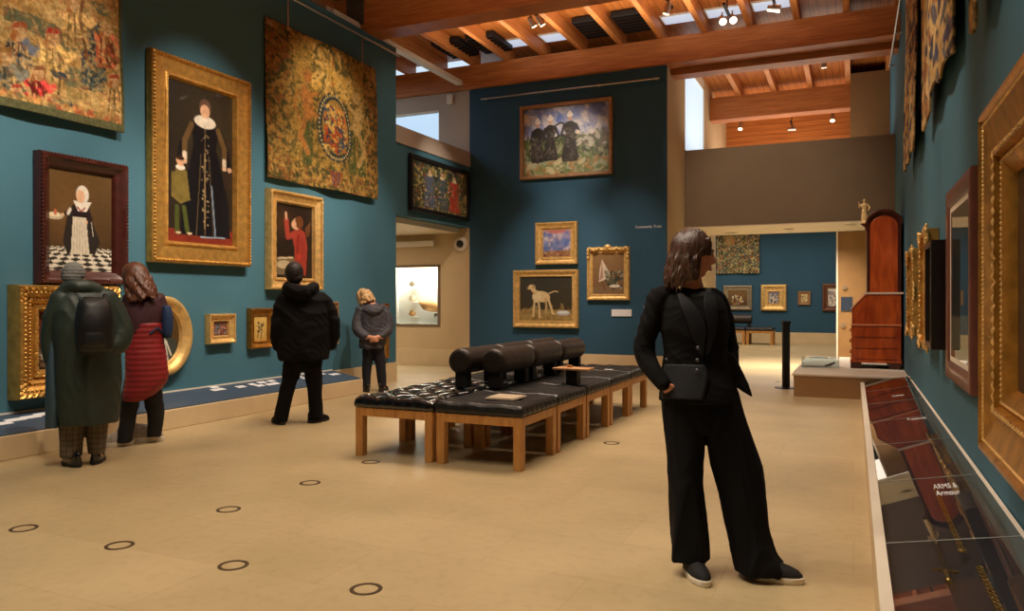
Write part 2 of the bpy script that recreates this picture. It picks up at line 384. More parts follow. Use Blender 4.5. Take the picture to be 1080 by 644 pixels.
# walls of the main hall
struct(MB().box(-7.45, -7.2, -4, 11.2, 0, 5.72).build('wall_left', M_BLUE))
struct(MB().box(-7.45, -7.22, 11.2, 14.0, 2.86, 4.11).build('wall_left_lintel', M_BLUE))
struct(MB().box(-7.45, -7.2, 11.2, 14.0, 4.11, 4.41).build('trim_1', M_PALE))
struct(MB().box(-7.22, -3.14, 14.0, 14.06, 0, 5.70).build('wall_end', M_NAVY))
struct(MB().box(-7.22, -3.14, 14.06, 19.5, 0, 4.40).box(-7.22, -3.14, 14.06, 15.65, 4.40, 6.05).box(-7.22, -3.14, 15.60, 15.75, 6.05, 6.42).build('wall_end_block', M_CREAM))
struct(MB().box(-3.6, -3.14, 17.9, 21.2, 4.42, 6.45).build('wall_pier', M_CREAM))
struct(MB().box(-7.2, -3.16, 13.975, 14.0, 0, .34).build('baseboard_end', M_STONE))
struct(MB().box(.70, .95, -4, 17.8, 0, 6.45).build('wall_right', M_BLUE))
struct(MB().box(-13.2, .95, -4.2, -4, 0, 6.45).build('wall_behind', M_TAUPE))
# side hall seen through the doorway and over its lintel
M_SIDE = M_CREAM
vx0, vx1, vz0, vz1 = -9.15, -7.97, .86, 2.07
struct(MB().box(-13.2, vx0, 14, 14.25, 0, 4.3).box(vx0, vx1, 14, 14.25, 0, vz0).box(vx0, vx1, 14, 14.25, vz1, 4.3).box(vx1, -7.22, 14, 14.25, 0, 4.3).build('wall_side_hall', M_SIDE))
struct(MB().box(-13.2, -12.0, 14, 14.25, 4.3, 6.45).box(-12, -7.93, 14, 14.25, 5.37, 6.14).box(-7.93, -7.22, 14, 14.25, 4.3, 6.14).build('wall_side_hall_upper', M_PALE))
struct(MB().box(-13.4, -13.2, -4.2, 14.25, 0, 6.45).build('wall_side_hall_outer', M_PALE))
struct(MB().box(-13.2, -7.45, 9, 14, 2.76, 2.9).build('ceiling_side_hall', M_WHITE))
struct(MB().box(-13.2, -7.24, 13.98, 14.0, 0, .345).build('baseboard_side_hall', M_STONE))
# clerestory window of the side hall: frame bars and a pane of glass
wf = MB().box(-12, -7.93, 14.02, 14.08, 5.33, 5.39).box(-12, -7.93, 14.02, 14.08, 4.28, 4.34)
for x in (-12, -9.97, -7.96): wf.box(x, x + .05, 14.02, 14.08, 4.3, 5.37)
w1 = struct(wf.build('window_1', M_WHITE))
pn = MB().box(-12, -7.93, 14.05, 14.06, 4.3, 5.37).build('pane', gmat('window_glass', (245, 250, 255), .0, .12)); pn.parent = w1
# bulkhead over the passage, far room, upper level
struct(MB().box(-3.14, .70, 15.65, 17.8, 2.86, 4.42).build('wall_bulkhead', M_TAUPE))
struct(MB().box(-3.14, .70, 15.66, 17.79, 2.845, 2.86).build('ceiling_passage', M_WHITE))
struct(MB().box(-9, 3, 17.8, 26.2, 3.95, 4.38).build('ceiling_far_room', M_WHITE))
struct(MB().box(-9, 3, 25.9, 26.15, 0, 3.95).build('wall_far_room', M_NAVY))
struct(MB().box(-9, 3, 25.87, 25.9, 0, .34).build('baseboard_far_room', M_STONE))
struct(MB().box(-9.2, -9, 19.5, 26.15, 0, 3.95).build('wall_far_room_left', M_NAVY))
struct(MB().box(3, 3.2, 15, 26.15, 0, 6.45).build('wall_far_room_right', M_NAVY))
struct(MB().box(-9.2, -7.2, 19.3, 19.5, 0, 3.95).build('wall_far_room_near', M_CREAM))
struct(MB().box(.9, 3, 17.6, 17.8, 0, 3.95).build('wall_passage_right', M_CREAM))
struct(MB().box(-.06, .72, 17.8, 20.9, 4.38, 6.2).build('wall_upper_box', mat('brown_plaster', (128, 92, 52), .8, var=.04)))
struct(MB().box(-3.6, 3, 21.2, 21.4, 4.38, 6.45).build('wall_upper_back', wood('upper_wall_boards', (196, 122, 58), (160, 88, 36), .42, (.3, 6, 6), 4, (2, .14))))
# side window over the passage
sw = MB().box(-3.2, -3.14, 15.65, 17.9, 4.4, 4.45).box(-3.2, -3.14, 15.65, 17.9, 6.2, 6.45).box(-3.2, -3.14, 15.65, 15.7, 4.4, 6.3).box(-3.2, -3.14, 17.85, 17.9, 4.4, 6.3)
w2 = struct(sw.build('window_2', M_WHITE)); pn = MB().box(-3.175, -3.165, 15.7, 17.85, 4.45, 6.2).build('pane', emat('daylit_frosted_glass', (196, 220, 238), 1.0)); pn.parent = w2

# partition at the end of the passage with a sign square and round marks
pt = struct(MB().box(-.30, .70, 17.8, 17.95, 0, 2.84).build('wall_partition', mat('ochre_board', (150, 112, 66), .6, var=.08, scale=4)))
MB().box(-.335, -.30, 17.79, 17.96, 0, 2.84).build('edge_strip', M_WHITE, pt)
a0 = on_y(887, 313, 17.8); a1 = on_y(899, 328, 17.8)
MB().box(a0[0], a1[0], 17.785, 17.8, a1[2], a0[2]).build('sign_square', mat('dark_navy_sign', (30, 44, 62), .7), pt)
for (uu, vv) in ((891, 303), (889, 343)):
    q = on_y(uu, vv, 17.8); k = MB().tube([(q[0], 17.8, q[2]), (q[0], 17.77, q[2])], .045, 20); k.build('round_plate', M_TAUPE, pt)

# roof: boarded deck with rafters, on heavy glued beams
ceil = struct(MB().box(-13.4, 3.2, -4.2, 14.25, 6.42, 6.55).box(-7.3, 3.2, 14.25, 15.8, 6.42, 6.55).box(-3.14, 3.2, 15.8, 21.4, 6.42, 6.55).build('ceiling', M_DECK))
for i in range(-12, 15):
    x = -4.0 + i * .778
    if x < -12 or x > 2.9: continue
    MB().box(x - .05, x + .05, 6.5, 14.2 if x < -3.14 else 21.2, 6.18, 6.42).build('rafter', M_RAFT, ceil)
for i, u_ in enumerate((553, 592, 721, 768, 818)):  # added glowing panels standing in for daylight glints on the roof boards
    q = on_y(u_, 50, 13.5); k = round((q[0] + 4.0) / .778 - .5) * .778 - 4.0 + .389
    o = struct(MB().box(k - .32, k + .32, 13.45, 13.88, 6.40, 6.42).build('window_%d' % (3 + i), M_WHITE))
    MB().box(k - .29, k + .29, 13.49, 13.86, 6.392, 6.399).build('pane', emat('roof_glint_glow', (196, 212, 236), .75), o)
def beam(y0, y1, z0, z1, lab, x0=-13.2, x1=.70):
    return tag(MB().box(x0, x1, y0, y1, z0, z1).build('roof_beam', M_BEAM, bevel=.012), lab, 'beam', 'glued timber roof beams')
beam(10.3, 10.72, 5.70, 6.30, 'nearest big orange timber roof beam, cut by the top of the frame')
beam(13.9, 14.28, 5.70, 6.18, 'long orange timber beam over the navy end wall')
beam(14.34, 14.7, 5.60, 6.10, 'shadowed timber beam just behind the one over the navy end wall', -3.14, .70)
beam(18.6, 19.0, 5.66, 6.20, 'pale orange timber beam over the upper gallery beside the clerestory window', -3.14, 3)
beam(2.2, 2.62, 5.70, 6.30, 'timber roof beam over the near end of the hall')
# steel shoe where the near beam sits on the wall, plant boxes between rafters
a = on_y(383, 10, 10.28); b = on_y(366, 28, 10.28)
sh = MB().box(b[0], a[0], 10.27, 10.30, b[2], a[2] + .3)
for i in range(6): sh.tube([(b[0] + .05 + (i % 2) * (a[0] - b[0] - .1), 10.27, b[2] + .05 + (i // 2) * .12), (b[0] + .05 + (i % 2) * (a[0] - b[0] - .1), 10.255, b[2] + .05 + (i // 2) * .12)], .015, 8)
tag(sh.build('beam_bracket', mat('grey_galvanised_plate', (92, 80, 66), .6, .3)), 'grey steel plate on the beam above the royal arms tapestry', 'bracket')
M_BLACK = mat('matt_black', (16, 15, 15), .6, var=.1)
for (u_, v_, lab) in ((488, 64, 'black vent box between rafters, above the doorway'), (523, 58, 'slatted dark vent between rafters, left of the track lamp'),
                      (633, 38, 'slatted dark vent between rafters, above the painting of three women'), (673, 34, 'black vent box with a round knob between rafters')):
    q = on_y(u_, v_, 13.6); t = thing('ceiling_vent', lab, 'vent', (q[0], 13.3, 6.30), 0, 'vents between the rafters')
    MB().box(-.30, .30, -.45, .45, 0, .10).build('vent_box', M_BLACK, t, bevel=.01)
    for k in range(6): MB().box(-.27, .27, -.40 + k * .15, -.34 + k * .15, -.02, 0).build('slat', M_DKMET, t)
# hanging rails along the wall heads
def rail(pa, pb, lab, brackets, off):
    t = thing('hanging_rail', lab, 'picture rail', pa, 0, 'picture hanging rails')
    d = Vector(pb) - Vector(pa); MB().tube([(0, 0, 0), tuple(d)], .016, 10).build('rod', M_STEEL, t)
    for k in brackets:
        q = d * k; MB().tube([tuple(q), tuple(q + Vector(off))], .012, 8).ball(tuple(q), .026, 10, 6).build('bracket', M_STEEL, t)
    return t
rail((-7.1, 1.5, 5.55), (-7.1, 11.15, 5.55), 'steel hanging rail along the top of the left wall', (.1, .3, .5, .7, .9, .995), (-.1, 0, 0))
rail((-6.91, 13.9, 5.45), (-3.25, 13.9, 5.45), 'steel hanging rail above the painting of three women', (.02, .36, .68, .98), (0, .1, 0))
rail((.6, 2, 5.6), (.6, 15.4, 5.6), 'steel hanging rail at the top of the right wall', (.1, .3, .5, .62, .74, .86, .995), (.1, 0, 0))
# cable tray leading off the head of the left wall
t = MB().box(-7.42, -7.30, 9.6, 13.85, 5.78, 5.86).box(-7.44, -7.42, 9.6, 13.85, 5.78, 5.92)
tag(t.build('cable_tray', M_WHITE), 'pale cable tray running over the head of the left wall to the long beam', 'cable tray')

# ---- track lamps that can be seen
def lamp(u_, v_, y, lab, heads=1, aim=(0, -.3, -1), lit=True):
    q = on_y(u_, v_, y); t = thing('track_spotlight', lab, 'spotlight', (q[0], y, q[2]), 0, 'ceiling spotlights')
    MB().box(-.02, .02, -.35, .35, .10, .14).build('track', M_DKMET, t)
    MB().tube([(0, 0, .12), (0, 0, 6.42 - q[2])], .01, 8).build('hanger', M_DKMET, t)
    for k in range(heads):
        a = Vector(aim).normalized(); off = Vector(((k % 2) * .16 - .08 * (heads > 1), (k // 2) * .14, 0))
        m = MB().tube([tuple(off + Vector((0, 0, .12))), tuple(off)], .012, 8).tube([tuple(off - a * .09), tuple(off + a * .02), tuple(off + a * .10)], [.045, .055, .06], 16)
        h = m.build('lamp_head', M_STEEL, t, auto=40)
        if lit: MB().tube([tuple(off + a * .101), tuple(off + a * .104)], .05, 16).build('lens', emat('lamp_lens', (255, 226, 180), 5), h)
lamp(565, 22, 12.4, 'double steel track spotlight under the boards, left of the middle', 2, (.5, .4, -1))
lamp(704, 8, 12.2, 'steel track spotlight at the top edge of the picture', 1, (-.3, .1, -1))
lamp(767, 20, 12.6, 'square boxed track lamp under the rafters', 2, (.2, -.6, -.5), False)
lamp(816, 9, 12.2, 'small oval track lamp right of the square boxed one', 1, (1, 0, -.2), False)
lamp(869, 66, 16.6, 'track spotlight under the rafters above the taupe bulkhead', 1, (0, .2, -1))
lamp(781, 133, 20.2, 'left track spotlight in the upper gallery', 1, (0, -.6, -1))
lamp(878, 124, 20.2, 'right track spotlight in the upper gallery', 1, (0, -.6, -1))
lamp(835, 136, 20.4, 'black unlit lamp arm hanging in the upper gallery', 1, (1, 0, 0), False)
# downlights in the passage soffit
for u_ in (771, 832, 898):
    q = on_z(u_, 241 - (u_ - 832) * .07, 2.845); t = thing('downlight', {771: 'left', 832: 'middle', 898: 'right'}[u_] + ' of the three recessed downlights in the white passage ceiling', 'downlight', (q[0], q[1], 2.845), 0, 'recessed downlights')
    MB().lathe([(.09, 0), (.13, 0), (.13, -.012), (.09, -.012)], n=20, cap=False).build('ring', M_WHITE, t)
    MB().lathe([(.0, .0), (.09, -.004)], n=20).build('bulb', M_STEEL, t)

# motion sensor and small wall fittings
q = on_y(475, 105, 13.98); tag(MB().box(q[0] - .07, q[0] + .07, 13.93, 14.0, q[2] - .1, q[2] + .1).build('wall_sensor', M_WHITE, bevel=.015), 'small white sensor box on the pale wall right of the clerestory window', 'sensor')
q = on_y(484, 257, 13.9); t = thing('security_camera', 'round white dome camera on the cream wall above the doorway room', 'camera', (q[0], 14.0, q[2]))
MB().tube([(0, 0, 0), (0, -.04, 0), (0, -.05, 0)], [.15, .15, .13], 24).build('housing', M_WHITE, t, auto=40)
MB().ball((0, -.06, 0), (.08, .07, .08), 20, 12).build('dome', mat('smoked_plastic', (30, 26, 24), .15, coat=.5), t, smooth=True)
tag(MB().box(-13, -8.0, 13.88, 13.98, 2.50, 2.62).build('service_box', M_WHITE, bevel=.01), 'long white duct along the top of the cream wall behind the doorway', 'duct')

# ---- long plinth in front of the left wall with a sloping label desk
pl = thing('display_plinth', 'long low cream stone plinth with blue sloping top along the left wall', 'plinth', (-7.2, 0, 0))
MB().box(0.01, .57, -3.9, 9.42, 0, .21).build('plinth_base', M_STONE, pl, bevel=.008)
MB().prism([(.008, .212), (.545, .212), (.545, .222), (.008, .32)], 'y', -3.88, 9.40).build('label_deck', mat('slate_blue_deck', (62, 80, 100), .5, var=.05), pl)
MB().box(.004, .03, -3.88, 9.41, .315, .33).build('back_lip', M_WHITE, pl)
struct(MB().box(-7.2, -7.17, 9.43, 11.18, 0, .31).build('baseboard_left', M_STONE))
def card(u_, v_, i, lab, w=.16, h=.075, g='white label cards on the blue plinth top'):
    r_ = ray(u_, v_); t_ = (.32 - .1867 * 7.18 - CH) / (r_[2] + .1867 * r_[0]); q = (r_[0] * t_, r_[1] * t_); x = min(max(q[0], -7.12), -6.72); z = .32 - (x + 7.18) / .525 * .098
    o = MB().prism([(-h / 2, 0), (h / 2, -.186 * h), (h / 2, -.186 * h + .004), (-h / 2, .004)], 'y', -w / 2, w / 2).build('label_card', M_CARD)
    o.location = (x, q[1], z + .1 * h + .003); return tag(o, lab, 'label card', g)
M_CARD = mat('white_card', (232, 232, 236), .6, var=.02)
for i, (u_, v_, w, lab) in enumerate([(2, 447, .17, 'white label card at the left edge of the picture on the plinth'), (16, 443, .17, 'second white label card from the left on the plinth'),
        (33, 440, .17, 'third white label card from the left, under the carved gilt frame'), (46, 437, .17, 'white label card half hidden by the green coat'),
        (230, 411, .20, 'widest white label card, on the plinth left of the man in black'), (224, 408, .12, 'small card just behind the widest label card'), (254, 408, .14, 'white label card right of the widest one'), (266, 405.5, .1, 'small card between the wide one and the pair under the yellow picture'),
        (274, 406.8, .14, 'front card of the pair beneath the small yellow picture'), (276, 403.5, .14, 'rear card of the pair beneath the small yellow picture'), (286, 402, .12, 'small rear card left of the man in black'), (285, 405.5, .14, 'card just left of the man in black'), (291, 404.5, .10, 'small card touching the outline of the man in black'),
        (313, 397.5, .18, 'wide label card seen between the legs of the man in black'), (309, 402.5, .12, 'small front card between the legs of the man in black'), (322, 399, .12, 'small card near the right leg of the man in black'),
        (339, 394.5, .12, 'tiny card right of the man in black'), (353, 394.8, .2, 'last white label card at the right end of the plinth')]):
    card(u_, v_, i, lab, w)

# floor rings
RM = mat('dark_inlay', (74, 56, 36), .4, var=.1)
for i, (u_, v_, lab) in enumerate([(25, 557, 'bronze ring set in the floor, farthest left'), (126, 575, 'dark ring in the floor below the person in the green coat'), (241, 537, 'ring in the floor in line with the man in black'),
        (246, 596, 'ring in the floor near the bottom edge, left of the nearest one'), (386, 621, 'nearest and largest dark ring at the bottom edge'), (327, 509, 'ring in the floor left of the bench block'),
        (391, 487, 'ring beside the front left bench leg'), (645, 467, 'faint ring in the floor right of the benches')]):
    q = on_z(u_, v_, 0); o = MB().rings([[(r * math.cos(2 * PI * k / 40), r * math.sin(2 * PI * k / 40), z) for k in range(40)] for r, z in ((.058, .0), (.058, .0025), (.078, .0025), (.078, .0))], cap=False).build('floor_ring', RM)
    o.location = q; tag(o, lab, 'floor ring', 'rings inlaid in the stone floor')

# lettering on the end wall
def text(body, name, size, loc, rot, m, extr=.002, lab=None, cat=None, align='LEFT', parent=None, grp=None):
    c = bpy.data.curves.new(name, 'FONT'); c.body = body; c.size = size; c.extrude = extr; c.align_x = align
    o = bpy.data.objects.new(name, c); COL.objects.link(o)
    dg = bpy.context.evaluated_depsgraph_get(); dg.update(); me = bpy.data.meshes.new_from_object(o.evaluated_get(dg)); bpy.data.objects.remove(o)
    o = bpy.data.objects.new(name, me); COL.objects.link(o); me.materials.clear(); me.materials.append(m); o.location = loc; o.rotation_euler = rot
    if parent: o.parent = parent
    if lab: tag(o, lab, cat, grp)
    return o
q = on_y(670, 240.6, 13.995)
text('Community Trust', 'wall_lettering', .068, (q[0], 13.995, q[2]), (PI / 2, 0, 0), mat('white_vinyl', (240, 240, 240), .5), .003, 'white wording on the navy end wall, above the wall label', 'lettering')

# ================================================================== PICTURES AND TAPESTRIES
GOLD = mat('burnished_gold', (208, 160, 82), .38, .7, var=.22, scale=14, bump=.25, bscale=60)
GOLD2 = mat('pale_gold', (226, 186, 116), .42, .5, var=.2, scale=14, bump=.25, bscale=70)
GOLD3 = mat('old_dark_gold', (168, 116, 46), .42, .75, var=.3, scale=18, bump=.3, bscale=60)
MAHOG = mat('dark_mahogany_frame', (66, 26, 18), .35, var=.3, scale=12, coat=.4)
EBON = mat('ebonised_frame', (26, 20, 18), .35, var=.2, coat=.3)
OAKF = mat('brown_wood_frame', (150, 112, 72), .5, var=.2, scale=10)
CANV = vmat('oil_paint', .42, .12, 160, coat=.25)
TAPM = vmat('woven_wool', .95, .5, 260, spec=.1)
GLS = gmat('picture_glass', mirror=.02)

def frame_mesh(w, h, prof, step=.03, round_=0):
    """moulding swept round a rectangle. prof: (inset, front, carve amplitude, carve wavelength)"""
    mb = MB(); rs = []
    for (t, y, amp, wl) in prof:
        W2, H2 = w / 2 - t, h / 2 - t; pts = []
        nx = max(2, int(w / step)); nz = max(2, int(h / step))
        side = [((-1 + 2 * k / nx), -1, 'x') for k in range(nx)] + [(1, (-1 + 2 * k / nz), 'z') for k in range(nz)] + \
               [((1 - 2 * k / nx), 1, 'x') for k in range(nx)] + [(-1, (1 - 2 * k / nz), 'z') for k in range(nz)]
        for a, b, ax in side:
            s_ = (a * w / 2 if ax == 'x' else b * h / 2)
            yy = y - (amp * (abs(math.sin(PI * s_ / wl)) ** .7) if amp else 0)
            pts.append((a * W2, yy, b * H2))
        rs.append(pts)
    mb.rings(rs, cap=False); return mb
def oval_mesh(w, h, prof, n=72):
    return MB().rings([[((w / 2 - t) * math.cos(2 * PI * k / n), y - (amp * abs(math.sin(n / 4 * 2 * PI * k / n)) if amp else 0), (h / 2 - t) * math.sin(2 * PI * k / n)) for k in range(n)] for t, y, amp, _ in prof], cap=False)
def beads(w, h, t, y, r, gap, squash=1.):
    mb = MB(); W2, H2 = w / 2 - t, h / 2 - t
    for L, f in ((2 * W2, lambda s: (s, -H2)), (2 * W2, lambda s: (s, H2)), (2 * H2, lambda s: (-W2, s)), (2 * H2, lambda s: (W2, s))):
        n_ = max(2, int(L / gap))
        for k in range(n_):
            x, z = f(-L / 2 + (k + .5) * L / n_); mb.ball((x, y, z), (r, r * squash, r), 6, 4)
    return mb
def place(wall, uv, off=.0):
    """wall: 'L','E','R','F' ; uv: pixel box (u0,v0,u1,v1) -> centre, size, rotation"""
    u0, v0, u1, v1 = uv
    if wall == 'L': a = on_x(u0, v0, -7.15); b = on_x(u1, v0, -7.15); d = on_x(u0, v1, -7.15); w = b[1] - a[1]; return (-7.195 + off, (a[1] + b[1]) / 2, (a[2] + d[2]) / 2), w, a[2] - d[2], PI / 2
    if wall == 'E': a = on_y(u0, v0, 13.95); b = on_y(u1, v0, 13.95); d = on_y(u0, v1, 13.95); return ((a[0] + b[0]) / 2, 13.995 - off, (a[2] + d[2]) / 2), b[0] - a[0], a[2] - d[2], 0
    if wall == 'F': a = on_y(u0, v0, 25.85); b = on_y(u1, v0, 25.85); d = on_y(u0, v1, 25.85); return ((a[0] + b[0]) / 2, 25.895 - off, (a[2] + d[2]) / 2), b[0] - a[0], a[2] - d[2], 0
def picture(lab, place_, prof, fmat, art, fw, extra=None, glass=False, name='framed_painting', cat='painting', grp=None, inner=None, tilt=0, oval=False, crest=None):
    """fw: moulding width"""
    loc, w, h, rz = place_
    t = thing(name, lab, cat, loc, rz, grp)
    if tilt: t.rotation_euler = (0, 0, rz)
    fmb = (oval_mesh if oval else frame_mesh)(w, h, prof)
    for e in extra or []: b_ = beads(w, h, *e[:5]); fmb.add(b_.v, b_.f)
    fmb.build('frame', fmat, t, auto=50)
    d = min(p_[1] for p_ in prof)
    MB().box(-w / 2 + .02, w / 2 - .02, -.018, 0, -h / 2 + .02, h / 2 - .02).build('backing', MAHOG, t) if not oval else oval_mesh(w, h, [(.03, 0, 0, 1), (.03, -.018, 0, 1), (w / 2 - .01, -.018, 0, 1)]).build('backing', MAHOG, t)
    cw, ch = w - 2 * fw + .02, h - 2 * fw + .02
    if inner:      # painted or gilt slip round the canvas
        frame_mesh(w - 2 * fw + .06, h - 2 * fw + .06, [(0, prof[-1][1] - .0, 0, 1), (.005, prof[-1][1] - .006, 0, 1), (inner[0] + .03, prof[-1][1] - .004, 0, 1), (inner[0] + .03, prof[-1][1] + .01, 0, 1)], .2).build('slip', inner[1], t)
        cw -= 2 * inner[0]; ch -= 2 * inner[0]
    art.sheet('canvas', CANV, t, cw, ch, y=-.024, mask=(lambda X, Y: (X - .5) ** 2 + (Y - .5) ** 2 < .2495) if oval else None)
    if glass: MB().box(-cw / 2 - .01, cw / 2 + .01, prof[-1][1] - .004, prof[-1][1] - .002, -ch / 2 - .01, ch / 2 + .01).build('glass', GLS, t)
    if crest:
        m = MB()
        for k in range(-8, 9):
            a = k / 8; m.ball((a * w * .42, -.075 - .015 * math.cos(k), h / 2 - .02 - .035 * abs(math.sin(a * PI * 2)) ), (.045, .03, .028), 8, 6)
        for sx in (-1, 1):
            for j in range(3): m.ball((sx * (w / 2 - .03), -.075, h / 2 - .06 - j * .07), (.028, .025, .04), 8, 6)
        m.ball((0, -.09, h / 2), (.07, .035, .05), 10, 8); m.build('carved_swag', fmat, t, smooth=True)
    return t
def prof_gilt(fw, d, carve=.008, wl=.03):
    return [(0, 0, 0, 1), (0, -d * .8, 0, 1), (fw * .06, -d, carve, wl), (fw * .22, -d, carve, wl), (fw * .28, -d * .82, 0, 1), (fw * .55, -d * .66, 0, 1), (fw * .72, -d * .5, 0, 1),
            (fw * .76, -d * .62, carve * .7, wl * .7), (fw * .9, -d * .6, carve * .7, wl * .7), (fw * .94, -d * .4, 0, 1), (fw, -.022, 0, 1)]
def prof_plain(fw, d):
    return [(0, 0, 0, 1), (0, -d * .75, 0, 1), (fw * .12, -d, 0, 1), (fw * .3, -d, 0, 1), (fw * .42, -d * .7, 0, 1), (fw * .8, -d * .55, 0, 1), (fw * .88, -d * .62, 0, 1), (fw, -.022, 0, 1)]

# ---------- subjects
def lady(A, cx, top, bot, w, dress, light, skin=(222, 176, 140), hair=(70, 44, 28), trim=None):
    """a standing figure in a long dress, loosely painted"""
    hgt = bot - top; r = hgt * .062; asp = A.asp
    A.po([(cx - w * .30, top + hgt * .36), (cx + w * .30, top + hgt * .36), (cx + w * .62, top + hgt * .75), (cx + w * .66, bot), (cx - w * .62, bot), (cx - w * .56, top + hgt * .72)], dress)
    A.po([(cx - w * .36, top + hgt * .17), (cx + w * .36, top + hgt * .17), (cx + w * .26, top + hgt * .4), (cx - w * .26, top + hgt * .4)], dress)
    for s_ in (-1, 1): A.ln([(cx + s_ * w * .36, top + hgt * .2), (cx + s_ * w * .56, top + hgt * .36), (cx + s_ * w * .62, top + hgt * .45)], hgt * .028, dress); A.el(cx + s_ * w * .64, top + hgt * .475, .018 / asp, .018, skin)
    A.el(cx, top + hgt * .155, r * 1.5 / asp, r * .8, light); A.el(cx, top + r * .85, r * .82 / asp, r * 1.15, tuple(min(255, x + 30) for x in hair)); A.el(cx, top + r * 1.25, r * .66 / asp, r * .85, skin)
    if trim:
        A.ln([(cx, top + hgt * .22), (cx, bot)], hgt * .006, trim)
        for s_ in (-1, 1): A.ln([(cx + s_ * w * .1, top + hgt * .4), (cx + s_ * w * .22, bot)], hgt * .004, trim)
def A_portrait():
    A = Art(90, 190, (28, 22, 16), 3); A.vgrad((34, 30, 20), (44, 32, 22)); A.el(.6, .3, .6, .4, (58, 50, 32), .9)
    A.po([(0, .92), (1, .9), (1, 1), (0, 1)], (120, 44, 28)); A.po([(.8, .35), (1, .3), (1, .6), (.86, .62)], (52, 38, 28))
    lady(A, .56, .08, .95, .60, (15, 14, 19), (236, 226, 206), trim=(96, 78, 54))
    for s_ in (-1, 1): A.ln([(.56 + s_ * .20, .25), (.56 + s_ * .30, .36), (.56 + s_ * .30, .44)], .022, (104, 80, 46)); A.ln([(.56 + s_ * .30, .44), (.56 + s_ * .30, .47)], .018, (226, 210, 186)); A.el(.56 + s_ * .30, .49, .035, .018, (222, 184, 150))
    A.ln([(.56, .42), (.56, .90)], .006, (150, 124, 84)); A.dabs(60, (.5, .2, .62, .9), .005, [(170, 150, 110)], .8)
    A.ln([(.66, .62), (.72, .95)], .006, (120, 140, 160)); A.ln([(.5, .955), (.86, .95)], .006, (140, 160, 176))
    # child in green
    A.ln([(.15, .78), (.15, .93)], .018, (70, 78, 34)); A.ln([(.25, .78), (.3, .93)], .018, (76, 84, 36)); A.po([(.07, .72), (.13, .55), (.29, .55), (.34, .73), (.2, .76)], (120, 104, 50))
    A.ln([(.10, .58), (.1, .68), (.2, .72)], .016, (112, 96, 46)); A.el(.2, .535, .07, .018, (236, 226, 206)); A.el(.2, .5, .055, .028, (216, 168, 130)); A.el(.2, .478, .06, .015, (60, 34, 22))
    A.el(.17, .94, .04, .008, (210, 190, 150)); A.el(.33, .94, .04, .008, (210, 190, 150))
    return A.grain(.25, 40)
def A_girl():
    A = Art(100, 120, (92, 66, 36), 4); A.vgrad((98, 72, 38), (66, 46, 26)); A.el(.3, .4, .5, .5, (110, 80, 44), .9)
    A.po([(0, .76), (1, .76), (1, 1), (0, 1)], (222, 212, 190))
    for r in range(6):
        for c in range(12):
            if (r + c) % 2: continue
            def pp(i, j): z = .76 + .24 * (j / 6.) ** 1.3; sc = .085 * (1 + j * .32); return (.5 + (i - 6) * sc * .95, z)
            A.po([pp(c + .5, r), pp(c + 1, r + .5), pp(c + .5, r + 1), pp(c, r + .5)], (52, 48, 42))
            A.po([pp(c + 1.5, r), pp(c + 2, r + .5), pp(c + 1.5, r + 1), pp(c + 1, r + .5)], (58, 52, 44))
    A.po([(.3, .40), (.62, .40), (.8, .70), (.72, .82), (.28, .82), (.22, .7)], (44, 38, 34)); A.po([(.36, .34), (.64, .34), (.6, .48), (.4, .48)], (36, 26, 26))
    A.po([(.37, .46), (.58, .46), (.63, .83), (.34, .83)], (214, 202, 178))
    for k in range(6): A.ln([(.4 + k * .035, .5), (.38 + k * .05, .82)], .004, (176, 162, 138))
    A.ln([(.38, .37), (.3, .42), (.22, .45)], .022, (44, 32, 30)); A.ln([(.6, .37), (.66, .46), (.6, .50)], .022, (44, 32, 30)); A.el(.58, .5, .025, .02, (224, 178, 140)); A.el(.22, .45, .025, .018, (224, 178, 140))
    A.ln([(.3, .43), (.33, .39)], .022, (226, 216, 200)); A.el(.1, .47, .13, .035, (196, 180, 150)); A.el(.1, .455, .10, .025, (230, 214, 180)); A.el(.11, .43, .025, .03, (196, 110, 80))
    A.po([(.38, .3), (.66, .3), (.58, .4), (.45, .4)], (232, 224, 208)); A.el(.52, .23, .105, .095, (228, 220, 204)); A.el(.49, .25, .07, .07, (226, 180, 144)); A.ln([(.44, .36), (.5, .4), (.56, .36)], .01, (150, 60, 60)); A.ln([(.66, .5), (.69, .64)], .006, (200, 190, 170))
    return A.grain(.15, 40)
def A_red():
    A = Art(70, 100, (40, 28, 20), 5); A.el(.2, .25, .5, .3, (70, 48, 28), .9)
    A.po([(.42, .38), (.62, .30), (.8, .36), (.86, .56), (.82, .95), (.5, .95), (.52, .6)], (166, 62, 48)); A.ln([(.52, .4), (.34, .44), (.3, .22)], .05, (176, 70, 54)); A.ln([(.3, .2), (.29, .13)], .025, (228, 178, 140))
    A.ln([(.62, .42), (.58, .62), (.66, .7)], .03, (150, 40, 30)); A.el(.56, .26, .10, .085, (226, 176, 136)); A.el(.64, .23, .12, .09, (112, 64, 34)); A.el(.5, .27, .07, .06, (228, 180, 142)); A.po([(.8, .3), (.95, .2), (.92, .4), (.84, .42)], (104, 64, 36))
    A.po([(.05, .72), (.5, .70), (.55, .95), (.05, .95)], (120, 104, 78)); A.el(.25, .82, .2, .06, (196, 178, 140)); A.ln([(.1, .74), (.46, .72)], .012, (226, 206, 166)); A.el(.62, .7, .06, .05, (200, 70, 50))
    for k in range(5): A.ln([(.58 + k * .05, .45), (.56 + k * .06, .92)], .008, (130, 32, 24), .7)
    return A.grain(.22, 40)
